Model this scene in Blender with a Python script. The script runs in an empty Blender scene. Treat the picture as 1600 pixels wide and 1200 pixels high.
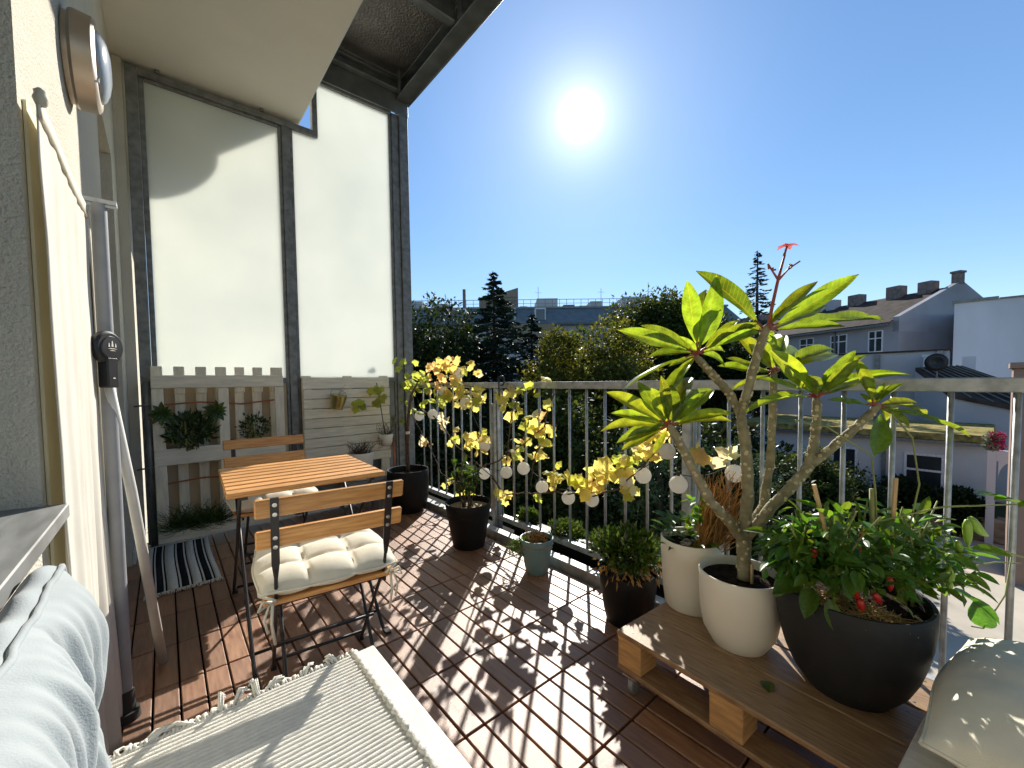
import bpy, bmesh, math, random
from mathutils import Vector, Matrix, noise
R = math.radians
random.seed(11)
S = bpy.context.scene
COL = S.collection

# ------------------------------------------------------------------ camera
cd = bpy.data.cameras.new('camera'); cam = bpy.data.objects.new('camera', cd); COL.objects.link(cam)
cd.sensor_width = 36.0; cd.lens = 638.67/1600*36; cd.clip_start = 0.02; cd.clip_end = 2000
cd.shift_y = 23.2/1600
YAW, PITCH, ROLL = 0.7045, 0.04326, 0.0123
fw = Vector((math.sin(YAW)*math.cos(PITCH), math.cos(YAW)*math.cos(PITCH), -math.sin(PITCH)))
rt = Vector((math.cos(YAW), -math.sin(YAW), 0)); dn = fw.cross(rt)
c_, s_ = math.cos(ROLL), math.sin(ROLL)
xr = c_*rt + s_*dn; yd = -s_*rt + c_*dn
cam.matrix_world = Matrix.Translation((0, 0, 1.12)) @ Matrix((xr, -yd, -fw)).transposed().to_4x4()
S.camera = cam

# ------------------------------------------------------------------ sky and sun
SUN_EL, SUN_AZ = R(31.7), R(50.0)          # azimuth measured from +Y towards +X
SUND = Vector((math.cos(SUN_EL)*math.sin(SUN_AZ), math.cos(SUN_EL)*math.cos(SUN_AZ), math.sin(SUN_EL)))
W = bpy.data.worlds.new('World'); S.world = W; W.use_nodes = True
nt = W.node_tree; nt.nodes.clear()
def wn(t, **k):
    n = nt.nodes.new(t)
    for a, b in k.items(): setattr(n, a, b)
    return n
sky = wn('ShaderNodeTexSky', sky_type='NISHITA', sun_disc=False, sun_elevation=SUN_EL, sun_rotation=SUN_AZ,
         altitude=200, air_density=1.0, dust_density=0.0, ozone_density=4.0)
bg = wn('ShaderNodeBackground'); bg.inputs[1].default_value = 0.132
tc = wn('ShaderNodeTexCoord')
dot = wn('ShaderNodeVectorMath', operation='DOT_PRODUCT'); dot.inputs[1].default_value = SUND
nt.links.new(tc.outputs['Generated'], dot.inputs[0])
clp = wn('ShaderNodeMath', operation='MAXIMUM'); clp.inputs[1].default_value = 0.0
nt.links.new(dot.outputs['Value'], clp.inputs[0])
def lobe(n, k):
    p = wn('ShaderNodeMath', operation='POWER'); p.inputs[1].default_value = n
    m = wn('ShaderNodeMath', operation='MULTIPLY'); m.inputs[1].default_value = k
    nt.links.new(clp.outputs[0], p.inputs[0]); nt.links.new(p.outputs[0], m.inputs[0]); return m
a1 = wn('ShaderNodeMath', operation='ADD'); a2 = wn('ShaderNodeMath', operation='ADD')
l1, l2, l3 = lobe(9500, 4.0), lobe(2600, 0.9), lobe(300, 0.28)      # the sun's disc seen through the air and its aureole
nt.links.new(l1.outputs[0], a1.inputs[0]); nt.links.new(l2.outputs[0], a1.inputs[1])
nt.links.new(a1.outputs[0], a2.inputs[0]); nt.links.new(l3.outputs[0], a2.inputs[1])
a3 = wn('ShaderNodeMath', operation='ADD'); l4 = lobe(30, 0.15)
nt.links.new(a2.outputs[0], a3.inputs[0]); nt.links.new(l4.outputs[0], a3.inputs[1])
bg2 = wn('ShaderNodeBackground'); bg2.inputs[0].default_value = (1, 0.985, 0.96, 1)
nt.links.new(a3.outputs[0], bg2.inputs[1])
ad = wn('ShaderNodeAddShader'); wo = wn('ShaderNodeOutputWorld')
hsv = wn('ShaderNodeHueSaturation'); hsv.inputs['Saturation'].default_value = 1.15; hsv.inputs['Hue'].default_value = 0.505
gm_ = wn('ShaderNodeGamma'); gm_.inputs[1].default_value = 0.75
nt.links.new(sky.outputs[0], hsv.inputs['Color']); nt.links.new(hsv.outputs[0], gm_.inputs[0]); nt.links.new(gm_.outputs[0], bg.inputs[0])
nt.links.new(bg.outputs[0], ad.inputs[0]); nt.links.new(bg2.outputs[0], ad.inputs[1]); nt.links.new(ad.outputs[0], wo.inputs[0])
sl = bpy.data.lights.new('sun', 'SUN'); sl.energy = 4.4; sl.angle = R(0.53); sl.color = (1, 0.94, 0.84)
so = bpy.data.objects.new('sun', sl); COL.objects.link(so); so.rotation_euler = SUND.to_track_quat('Z', 'Y').to_euler()
S.view_settings.view_transform = 'Standard'; S.view_settings.look = 'None'
S.view_settings.exposure = 0.9; S.view_settings.gamma = 1.0; S.view_settings.use_curve_mapping = False
S.render.engine = 'CYCLES'
S.cycles.max_bounces = 10; S.cycles.diffuse_bounces = 5; S.cycles.transparent_max_bounces = 16
S.cycles.caustics_reflective = False; S.cycles.caustics_refractive = False
S.cycles.sample_clamp_indirect = 6

# ------------------------------------------------------------------ materials
def mat(name, col, rough=0.6, metal=0.0, var=0.18, scale=14, bump=0.0, bscale=80, spec=0.5, col2=None, stretch=(1, 1, 1),
        rnd=0.0, trans=0.0, tcol=None, island=0.0, hue=0.0, detail=5, sheen=0, coat=0, crough=0.15, rvar=0.0):
    m = bpy.data.materials.new(name); m.use_nodes = True; t = m.node_tree; N = t.nodes; L = t.links
    b = N['Principled BSDF']
    b.inputs['Roughness'].default_value = rough; b.inputs['Metallic'].default_value = metal
    b.inputs['Specular IOR Level'].default_value = spec
    if sheen: b.inputs['Sheen Weight'].default_value = sheen
    if coat: b.inputs['Coat Weight'].default_value = coat; b.inputs['Coat Roughness'].default_value = crough
    co = N.new('ShaderNodeTexCoord'); mp = N.new('ShaderNodeMapping'); mp.inputs['Scale'].default_value = stretch
    oi = N.new('ShaderNodeObjectInfo')
    ofs = N.new('ShaderNodeVectorMath'); ofs.operation = 'SCALE'; ofs.inputs['Scale'].default_value = 37.0
    cmb = N.new('ShaderNodeCombineXYZ')
    for i in range(3): L.new(oi.outputs['Random'], cmb.inputs[i])
    L.new(cmb.outputs[0], ofs.inputs[0]); L.new(ofs.outputs[0], mp.inputs['Location'])
    L.new(co.outputs['Object'], mp.inputs['Vector'])
    nz = N.new('ShaderNodeTexNoise'); nz.inputs['Scale'].default_value = scale; nz.inputs['Detail'].default_value = detail
    L.new(mp.outputs[0], nz.inputs['Vector'])
    rp = N.new('ShaderNodeValToRGB')
    c2 = col2 or tuple(min(1, c*(1+var)) for c in col); c1 = col if col2 else tuple(c*(1-var) for c in col)
    rp.color_ramp.elements[0].position = 0.34; rp.color_ramp.elements[1].position = 0.66
    rp.color_ramp.elements[0].color = (*c1, 1); rp.color_ramp.elements[1].color = (*c2, 1)
    L.new(nz.outputs['Fac'], rp.inputs[0]); out = rp.outputs[0]
    if rnd or island or hue:
        hs = N.new('ShaderNodeHueSaturation'); L.new(out, hs.inputs['Color'])
        src = oi.outputs['Random']
        if island:
            ge = N.new('ShaderNodeNewGeometry'); src = ge.outputs['Random Per Island']
        mr = N.new('ShaderNodeMapRange'); a = max(rnd, island)
        mr.inputs['To Min'].default_value = 1-a; mr.inputs['To Max'].default_value = 1+a
        L.new(src, mr.inputs['Value']); L.new(mr.outputs[0], hs.inputs['Value'])
        if hue:
            wn_ = N.new('ShaderNodeTexWhiteNoise'); wn_.noise_dimensions = '1D'; L.new(src, wn_.inputs['W'])
            mh = N.new('ShaderNodeMapRange'); mh.inputs['To Min'].default_value = 0.5-hue; mh.inputs['To Max'].default_value = 0.5+hue
            L.new(wn_.outputs['Value'], mh.inputs['Value']); L.new(mh.outputs[0], hs.inputs['Hue'])
        out = hs.outputs[0]
    L.new(out, b.inputs['Base Color'])
    if rvar:
        mr2 = N.new('ShaderNodeMapRange'); mr2.inputs['To Min'].default_value = rough-rvar; mr2.inputs['To Max'].default_value = rough+rvar
        L.new(nz.outputs['Fac'], mr2.inputs['Value']); L.new(mr2.outputs[0], b.inputs['Roughness'])
    if bump:
        nb = N.new('ShaderNodeTexNoise'); nb.inputs['Scale'].default_value = bscale; nb.inputs['Detail'].default_value = 4
        L.new(mp.outputs[0], nb.inputs['Vector'])
        bm_ = N.new('ShaderNodeBump'); bm_.inputs['Strength'].default_value = bump; bm_.inputs['Distance'].default_value = 0.01
        L.new(nb.outputs['Fac'], bm_.inputs['Height']); L.new(bm_.outputs[0], b.inputs['Normal'])
    if trans:
        tr = N.new('ShaderNodeBsdfTranslucent'); mx = N.new('ShaderNodeMixShader'); mx.inputs[0].default_value = trans
        if tcol:
            mc = N.new('ShaderNodeMix'); mc.data_type = 'RGBA'; mc.blend_type = 'MULTIPLY'; mc.inputs[0].default_value = 1
            L.new(out, mc.inputs[6]); mc.inputs[7].default_value = (*tcol, 1); L.new(mc.outputs[2], tr.inputs[0])
        else: L.new(out, tr.inputs[0])
        L.new(b.outputs[0], mx.inputs[1]); L.new(tr.outputs[0], mx.inputs[2])
        L.new(mx.outputs[0], N['Material Output'].inputs[0])
    return m

M = {}
M['plaster'] = mat('plaster', (0.66, 0.62, 0.52), 0.95, var=0.06, scale=3, bump=0.9, bscale=170, spec=0.1)
M['soffit'] = mat('soffit_paint', (0.74, 0.71, 0.61), 0.95, var=0.04, scale=2, bump=0.25, bscale=220, spec=0.1)
M['galv'] = mat('galvanised_steel', (0.30, 0.32, 0.33), 0.5, 0.6, var=0.25, scale=26, bump=0.08, bscale=60, rvar=0.12, col2=(0.50, 0.52, 0.53))
M['frame'] = mat('dull_galvanised', (0.16, 0.165, 0.16), 0.6, 0.3, var=0.25, scale=22, bump=0.1, bscale=50, col2=(0.26, 0.265, 0.26))
M['steel_dark'] = mat('weathered_steel', (0.16, 0.17, 0.165), 0.5, 0.6, var=0.3, scale=9, bump=0.1, bscale=40, col2=(0.24, 0.25, 0.245))
M['sheet'] = mat('dimpled_sheet', (0.22, 0.20, 0.18), 0.42, 0.6, var=0.2, scale=4, bump=0.8, bscale=55)
M['deck'] = mat('deck_board', (0.19, 0.078, 0.032), 0.46, var=0.2, scale=11, bump=0.28, bscale=120, spec=1.0, col2=(0.30, 0.145, 0.070), stretch=(9, 1, 4), rnd=0.28, rvar=0.1, coat=0.4, crough=0.42)
M['dark'] = mat('dark_base', (0.02, 0.018, 0.016), 0.9, spec=0.1)
M['kerb'] = mat('kerb_metal', (0.36, 0.37, 0.37), 0.55, 0.4, var=0.2, scale=18, bump=0.1)
M['fence'] = mat('cream_paint_wood', (0.84, 0.76, 0.59), 0.7, var=0.1, scale=7, bump=0.3, bscale=55, stretch=(7, 7, 1), rnd=0.08)
M['fence_h'] = mat('cream_paint_plank', (0.84, 0.77, 0.61), 0.7, var=0.1, scale=7, bump=0.3, bscale=55, stretch=(1, 7, 7), rnd=0.08)
M['acacia'] = mat('oiled_wood', (0.48, 0.21, 0.06), 0.42, var=0.25, scale=9, bump=0.12, bscale=60, stretch=(1.2, 14, 14), col2=(0.68, 0.36, 0.12), rnd=0.12)
M['blackm'] = mat('black_metal', (0.018, 0.018, 0.02), 0.4, 0.2, var=0.2, spec=0.5)
M['bolt'] = mat('bolt_steel', (0.6, 0.6, 0.6), 0.3, 0.9, var=0.05)
M['canvas'] = mat('cream_canvas', (0.66, 0.62, 0.50), 0.9, var=0.06, scale=20, bump=0.15, bscale=500, spec=0.1, sheen=0.2)
M['white_cloth'] = mat('white_cloth', (0.74, 0.71, 0.63), 0.9, var=0.05, scale=6, bump=0.12, bscale=400, spec=0.1, trans=0.25)
M['yellow_strip'] = mat('yellow_tape', (0.74, 0.69, 0.50), 0.8, var=0.06, scale=5, spec=0.1)
M['pillow'] = mat('cream_pillow_cloth', (0.80, 0.76, 0.62), 0.9, var=0.05, scale=12, bump=0.15, bscale=500, spec=0.1, sheen=0.2)
M['blue_cloth'] = mat('pale_blue_cloth', (0.34, 0.375, 0.385), 0.9, var=0.05, scale=9, bump=0.15, bscale=500, spec=0.1, sheen=0.2)
M['cotton'] = mat('white_cotton', (0.74, 0.72, 0.65), 0.95, var=0.06, scale=40, bump=0.5, bscale=420, spec=0.05)
M['white_wood'] = mat('white_painted_wood', (0.62, 0.60, 0.55), 0.6, var=0.08, scale=9, bump=0.2, bscale=70, stretch=(6, 1, 1))
M['pallet'] = mat('brown_stained_board', (0.22, 0.125, 0.058), 0.5, var=0.3, scale=13, bump=0.2, bscale=70, stretch=(12, 1, 1), col2=(0.37, 0.24, 0.13), rvar=0.1)
M['block'] = mat('raw_pine_block', (0.52, 0.30, 0.12), 0.7, var=0.2, scale=12, bump=0.3, bscale=60, stretch=(1, 1, 6), rnd=0.1)
M['white_pot'] = mat('cream_plastic', (0.78, 0.74, 0.63), 0.42, var=0.06, scale=4, rvar=0.1, spec=0.5)
M['dark_pot'] = mat('anthracite_plastic', (0.019, 0.020, 0.021), 0.6, spec=0.3, var=0.1, scale=30, bump=0.05, bscale=300)
M['black_pot'] = mat('black_plastic', (0.008, 0.008, 0.009), 0.55, var=0.1, spec=0.25)
M['teal_pot'] = mat('grey_teal_plastic', (0.16, 0.27, 0.29), 0.5, var=0.06)
M['soil'] = mat('potting_soil', (0.03, 0.022, 0.016), 1.0, var=0.5, scale=60, bump=1.0, bscale=90, spec=0.05)
M['soil_pale'] = mat('dry_soil', (0.30, 0.25, 0.16), 1.0, var=0.5, scale=90, bump=1.0, bscale=120, spec=0.05)
M['straw'] = mat('straw_mulch', (0.42, 0.28, 0.10), 0.9, var=0.3, island=0.4, scale=30)
M['bark'] = mat('brown_bark', (0.10, 0.065, 0.045), 0.9, var=0.35, scale=30, bump=0.8, bscale=60)
M['plum_bark'] = mat('grey_green_bark', (0.19, 0.165, 0.085), 0.75, var=0.35, scale=35, bump=0.5, bscale=70, col2=(0.33, 0.29, 0.17))
M['scar'] = mat('leaf_scar', (0.55, 0.47, 0.28), 0.8, var=0.2)
M['plum_leaf'] = mat('glossy_leaf', (0.105, 0.21, 0.024), 0.32, var=0.35, scale=7, trans=0.55, tcol=(3.1, 1.95, 0.6), rnd=0.42, hue=0.018, spec=0.5)
M['plum_rib'] = mat('red_petiole', (0.30, 0.07, 0.04), 0.5, var=0.2)
M['pink'] = mat('pink_petal', (0.8, 0.22, 0.22), 0.6, trans=0.4)
VL = {0: (0.50, 0.54, 0.09), 1: (0.78, 0.70, 0.20), 2: (0.76, 0.55, 0.22), 3: (0.82, 0.76, 0.48)}
for k, c in VL.items():
    M['vine%d' % k] = mat('autumn_leaf_%d' % k, c, 0.6, var=0.25, scale=30, trans=0.6, tcol=(1.25, 1.15, 1.0), rnd=0.2, island=0, hue=0.02)
M['chili_leaf'] = mat('pepper_leaf', (0.075, 0.17, 0.02), 0.35, var=0.2, trans=0.45, tcol=(2.4, 1.9, 1.0), rnd=0.3, hue=0.03)
M['chili_leaf_i'] = mat('pepper_leaf_mass', (0.07, 0.16, 0.02), 0.35, var=0.2, trans=0.4, tcol=(2.4, 1.9, 1.0), island=0.35, hue=0.03)
M['chili_dark'] = mat('dark_herb_leaf', (0.03, 0.06, 0.012), 0.4, var=0.2, trans=0.2, island=0.4)
M['red'] = mat('red_chili', (0.36, 0.015, 0.012), 0.3)
M['green_pod'] = mat('green_chili', (0.25, 0.4, 0.05), 0.35)
M['stem'] = mat('green_stem', (0.24, 0.26, 0.08), 0.7)
M['dry'] = mat('dry_stem', (0.52, 0.30, 0.10), 0.8, island=0.35, trans=0.45)
M['stick'] = mat('bamboo_stick', (0.65, 0.42, 0.2), 0.6)
M['globe'] = mat('paper_globe', (0.9, 0.88, 0.83), 0.8, var=0.08, scale=40, trans=0.5, bump=0.3, bscale=30)
M['cable'] = mat('dark_cable', (0.03, 0.03, 0.03), 0.6)
M['lamp_metal'] = mat('satin_bronze', (0.48, 0.40, 0.32), 0.4, 0.85, var=0.06)
M['lamp_glass'] = mat('opal_glass', (0.42, 0.48, 0.55), 0.18, var=0.02, spec=0.6, trans=0.15)
M['window_glass'] = mat('window_glass', (0.03, 0.035, 0.04), 0.06, var=0.02, spec=0.8)
M['zinc'] = mat('zinc_sill', (0.27, 0.275, 0.27), 0.45, 0.35, var=0.2, scale=7, stretch=(6, 1, 1), rvar=0.1)
M['pvc'] = mat('white_pvc', (0.66, 0.65, 0.61), 0.5, var=0.03)
M['grey_pole'] = mat('grey_aluminium', (0.26, 0.27, 0.285), 0.6, 0.0, var=0.08, spec=0.3)
M['pale_pole'] = mat('pale_aluminium', (0.58, 0.58, 0.54), 0.6, 0.0, var=0.06, spec=0.3)
M['rubber'] = mat('black_rubber', (0.015, 0.015, 0.015), 0.7)
M['stripe_dark'] = mat('black_weave', (0.02, 0.022, 0.025), 0.95, bump=0.4, bscale=400, spec=0.05)
M['stripe_pale'] = mat('pale_weave', (0.62, 0.63, 0.60), 0.95, var=0.08, scale=60, bump=0.5, bscale=400, spec=0.05)
M['plyback'] = mat('plywood_backing', (0.62, 0.50, 0.34), 0.8, var=0.15, scale=3, bump=0.1)
M['brass'] = mat('olive_brass', (0.42, 0.36, 0.14), 0.3, 0.85, var=0.15)
M['terra'] = mat('terracotta_rod', (0.42, 0.13, 0.06), 0.7)
M['concrete'] = mat('pale_paving', (0.46, 0.41, 0.33), 0.9, var=0.15, scale=0.9, bump=0.2, bscale=8)
M['ground'] = mat('garden_ground', (0.06, 0.065, 0.03), 1.0, var=0.4, scale=0.6, bump=0.3, bscale=5, spec=0.05)
def veins(m):
    """pale midrib and fine side veins along the leaf's own length"""
    t = m.node_tree; N = t.nodes; L = t.links; b = N['Principled BSDF']
    src = b.inputs['Base Color'].links[0].from_socket
    co = N.new('ShaderNodeTexCoord'); sp = N.new('ShaderNodeSeparateXYZ'); L.new(co.outputs['Object'], sp.inputs[0])
    ab = N.new('ShaderNodeMath'); ab.operation = 'ABSOLUTE'; L.new(sp.outputs[0], ab.inputs[0])
    lt = N.new('ShaderNodeMath'); lt.operation = 'LESS_THAN'; lt.inputs[1].default_value = 0.0055; L.new(ab.outputs[0], lt.inputs[0])
    k = N.new('ShaderNodeMath'); k.operation = 'MULTIPLY_ADD'; k.inputs[1].default_value = -0.7; L.new(ab.outputs[0], k.inputs[0]); L.new(sp.outputs[1], k.inputs[2])
    sn = N.new('ShaderNodeMath'); sn.operation = 'MULTIPLY'; sn.inputs[1].default_value = 120; L.new(k.outputs[0], sn.inputs[0])
    s2 = N.new('ShaderNodeMath'); s2.operation = 'SINE'; L.new(sn.outputs[0], s2.inputs[0])
    gt = N.new('ShaderNodeMath'); gt.operation = 'POWER'; gt.inputs[1].default_value = 8; mx0 = N.new('ShaderNodeMath'); mx0.operation = 'MAXIMUM'; mx0.inputs[1].default_value = 0
    L.new(s2.outputs[0], mx0.inputs[0]); L.new(mx0.outputs[0], gt.inputs[0])
    sc = N.new('ShaderNodeMath'); sc.operation = 'MULTIPLY'; sc.inputs[1].default_value = 0.22; L.new(gt.outputs[0], sc.inputs[0])
    mxx = N.new('ShaderNodeMath'); mxx.operation = 'MAXIMUM'; l2 = N.new('ShaderNodeMath'); l2.operation = 'MULTIPLY'; l2.inputs[1].default_value = 0.32
    L.new(lt.outputs[0], l2.inputs[0]); L.new(l2.outputs[0], mxx.inputs[0]); L.new(sc.outputs[0], mxx.inputs[1])
    mi = N.new('ShaderNodeMix'); mi.data_type = 'RGBA'; L.new(mxx.outputs[0], mi.inputs[0]); L.new(src, mi.inputs[6]); mi.inputs[7].default_value = (0.34, 0.36, 0.10, 1)
    for l in list(src.links):
        if l.to_node != mi:
            to = l.to_socket; L.remove(l); L.new(mi.outputs[2], to)
veins(M['plum_leaf'])
def frosted():
    m = bpy.data.materials.new('frosted_panel'); m.use_nodes = True; t = m.node_tree; N = t.nodes; L = t.links
    N.remove(N['Principled BSDF'])
    tr = N.new('ShaderNodeBsdfTranslucent'); df = N.new('ShaderNodeBsdfDiffuse'); gl = N.new('ShaderNodeBsdfGlossy')
    co = N.new('ShaderNodeTexCoord'); nz = N.new('ShaderNodeTexNoise'); nz.inputs['Scale'].default_value = 1.6
    rp = N.new('ShaderNodeValToRGB'); rp.color_ramp.elements[0].color = (0.86, 0.89, 0.86, 1); rp.color_ramp.elements[1].color = (0.94, 0.96, 0.92, 1); rp.color_ramp.elements[0].position = 0.3; rp.color_ramp.elements[1].position = 0.6; nz.inputs['Detail'].default_value = 8
    L.new(co.outputs['Object'], nz.inputs['Vector']); L.new(nz.outputs['Fac'], rp.inputs[0]); L.new(rp.outputs[0], tr.inputs[0])
    df.inputs[0].default_value = (0.82, 0.85, 0.83, 1); gl.inputs['Roughness'].default_value = 0.35
    m1 = N.new('ShaderNodeMixShader'); m1.inputs[0].default_value = 0.28
    m2 = N.new('ShaderNodeMixShader'); m2.inputs[0].default_value = 0.04
    L.new(tr.outputs[0], m1.inputs[1]); L.new(df.outputs[0], m1.inputs[2]); L.new(m1.outputs[0], m2.inputs[1]); L.new(gl.outputs[0], m2.inputs[2])
    L.new(m2.outputs[0], N['Material Output'].inputs[0]); return m
M['frosted'] = frosted()

# ------------------------------------------------------------------ mesh helpers
class MB:
    def __init__(s): s.v = []; s.f = []
    def add(s, vs, fs):
        n = len(s.v); s.v += [tuple(p) for p in vs]; s.f += [tuple(i+n for i in f) for f in fs]; return s
    def box(s, x0, x1, y0, y1, z0, z1, T=None):
        vs = [Vector((x, y, z)) for x in (x0, x1) for y in (y0, y1) for z in (z0, z1)]
        if T is not None: vs = [T @ p for p in vs]
        return s.add(vs, [(0, 1, 3, 2), (4, 6, 7, 5), (0, 4, 5, 1), (2, 3, 7, 6), (0, 2, 6, 4), (1, 5, 7, 3)])
    def tube(s, pts, r, seg=8, cap=True):
        pts = [Vector(p) for p in pts]; n = len(pts)
        rs = r if isinstance(r, (list, tuple)) else [r]*n
        t0 = (pts[1]-pts[0]).normalized()
        u = t0.orthogonal().normalized(); vs = []; fs = []
        for i in range(n):
            t = (pts[min(i+1, n-1)]-pts[max(i-1, 0)]).normalized()
            u = (u - t*u.dot(t)).normalized(); w = t.cross(u)
            for k in range(seg):
                a = 2*math.pi*k/seg; vs.append(pts[i]+(u*math.cos(a)+w*math.sin(a))*rs[i])
        for i in range(n-1):
            for k in range(seg):
                k2 = (k+1) % seg; fs.append((i*seg+k, i*seg+k2, (i+1)*seg+k2, (i+1)*seg+k))
        if cap: fs.append(tuple(range(seg-1, -1, -1))); fs.append(tuple((n-1)*seg+k for k in range(seg)))
        return s.add(vs, fs)
    def lathe(s, prof, c=(0, 0, 0), seg=36, T=None, sx=1, sy=1):
        vs = []; fs = []; n = len(prof)
        for (r, z) in prof:
            for k in range(seg):
                a = 2*math.pi*k/seg; p = Vector((r*math.cos(a)*sx, r*math.sin(a)*sy, z))
                if T is not None: p = T @ p
                vs.append(p+Vector(c))
        for i in range(n-1):
            for k in range(seg):
                k2 = (k+1) % seg; fs.append((i*seg+k, i*seg+k2, (i+1)*seg+k2, (i+1)*seg+k))
        return s.add(vs, fs)
    def grid(s, fn, nu, nv):
        vs = [fn(i/nu, j/nv) for i in range(nu+1) for j in range(nv+1)]
        fs = [(i*(nv+1)+j, (i+1)*(nv+1)+j, (i+1)*(nv+1)+j+1, i*(nv+1)+j+1) for i in range(nu) for j in range(nv)]
        return s.add(vs, fs)
    def mesh(s, name, smooth=False):
        me = bpy.data.meshes.new(name); me.from_pydata(s.v, [], s.f); me.update()
        if smooth: me.polygons.foreach_set('use_smooth', [True]*len(me.polygons))
        return me
    def build(s, name, m, parent=None, smooth=False, bevel=0, base=None, solid=0, sharp=None):
        """one mesh object; vertices are given in world space, the origin goes to base (or the parent's origin)"""
        if parent is not None and base is None: o0 = WLOC[parent.name]
        elif base is not None: o0 = Vector(base)
        else:
            xs, ys, zs = zip(*s.v); o0 = Vector(((min(xs)+max(xs))/2, (min(ys)+max(ys))/2, min(zs)))
        s.v = [(p[0]-o0.x, p[1]-o0.y, p[2]-o0.z) for p in s.v]
        me = s.mesh(name, smooth); me.materials.append(M[m])
        o = bpy.data.objects.new(name, me); COL.objects.link(o)
        WLOC[o.name] = o0
        if parent is not None: o.parent = parent; o.location = o0-WLOC[parent.name]
        else: o.location = o0
        fin(o, smooth, bevel, solid, sharp); return o
WLOC = {}
def fin(o, smooth=False, bevel=0, solid=0, sharp=None):
    if solid:
        q = o.modifiers.new('solid', 'SOLIDIFY'); q.thickness = solid; q.offset = 0
    if bevel:
        q = o.modifiers.new('bevel', 'BEVEL'); q.width = bevel; q.segments = 1; q.limit_method = 'ANGLE'
    if smooth and sharp:
        for e in o.data.edges: pass
        bm = bmesh.new(); bm.from_mesh(o.data)
        for e in bm.edges:
            if len(e.link_faces) == 2 and e.calc_face_angle(0) > R(sharp): e.smooth = False
        bm.to_mesh(o.data); bm.free()
def tag(o, label=None, cat=None, group=None, kind=None):
    if label: o['label'] = label
    if cat: o['category'] = cat
    if group: o['group'] = group
    if kind: o['kind'] = kind
    return o
def thing(name, label, cat, loc=(0, 0, 0), rz=0, group=None):
    o = bpy.data.objects.new(name, None); COL.objects.link(o); o.location = loc; o.rotation_euler = (0, 0, rz)
    o.empty_display_size = 0.1; WLOC[o.name] = Vector(loc)
    return tag(o, label, cat, group)
def local(name, loc=(0, 0, 0), rz=0, label='', cat='', group=None):
    """a thing whose parts are modelled in its own local coordinates"""
    o = thing(name, label, cat, loc, rz, group); WLOC[o.name] = Vector((0, 0, 0)); return o
def copy_tree(o, parent=None):
    c = o.copy(); COL.objects.link(c); c.parent = parent
    for ch in o.children: copy_tree(ch, c)
    return c
def inst(name, me, loc, parent, rot=None, scale=1.0):
    """a part that shares its mesh with its likes; loc is in world space"""
    o = bpy.data.objects.new(name, me); COL.objects.link(o); o.parent = parent
    o.location = Vector(loc)-WLOC[parent.name]
    if rot is not None: o.rotation_euler = rot.to_euler() if hasattr(rot, 'to_euler') else rot
    o.scale = (scale,)*3 if not hasattr(scale, '__len__') else scale
    WLOC[o.name] = Vector(loc); return o
def rv(a): return random.uniform(-a, a)
def basis(t, n):
    """matrix whose Y runs along t and whose Z is close to n"""
    y = Vector(t).normalized(); z = Vector(n); z = (z-y*z.dot(y))
    z = z.normalized() if z.length > 1e-5 else y.orthogonal().normalized()
    return Matrix((y.cross(z), y, z)).transposed()
def leaf_mesh(name, m, w=0.3, n=7, curl=0.15, fold=0.12, shape=0.8, wave=0.0):
    """unit-long leaf along +Y with a midrib fold, 4 columns"""
    b = MB(); cols = (-1, -0.5, 0, 0.5, 1)
    for i in range(n+1):
        t = i/n; hw = w*0.5*(math.sin(math.pi*min(1, t**shape)))**0.8 if 0 < t < 1 else 0.004
        for c in cols:
            b.v.append((c*hw, t, -curl*t*t + fold*abs(c)*hw*2 + wave*math.sin(t*14+c*3)*abs(c)))
    k = len(cols)
    for i in range(n):
        for j in range(k-1): b.f.append((i*k+j, i*k+j+1, (i+1)*k+j+1, (i+1)*k+j))
    me = b.mesh(name, True); me.materials.append(M[m]); return me
def leaf_card(b, p, d, nrm, l, w):
    """a folded six-point leaf appended to an MB"""
    y = Vector(d).normalized(); z = Vector(nrm); z = z-y*z.dot(y)
    z = z.normalized() if z.length > 1e-4 else y.orthogonal(); x = y.cross(z); p = Vector(p)
    b.add([p, p+y*l*0.45-x*w*0.5+z*w*0.15, p+y*l, p+y*l*0.45+x*w*0.5+z*w*0.15, p+y*l*0.5], [(0, 4, 1), (1, 4, 2), (0, 3, 4), (3, 2, 4)])
def rdir():
    while True:
        v = Vector((rv(1), rv(1), rv(1)))
        if 0.05 < v.length < 1: return v.normalized()
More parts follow.
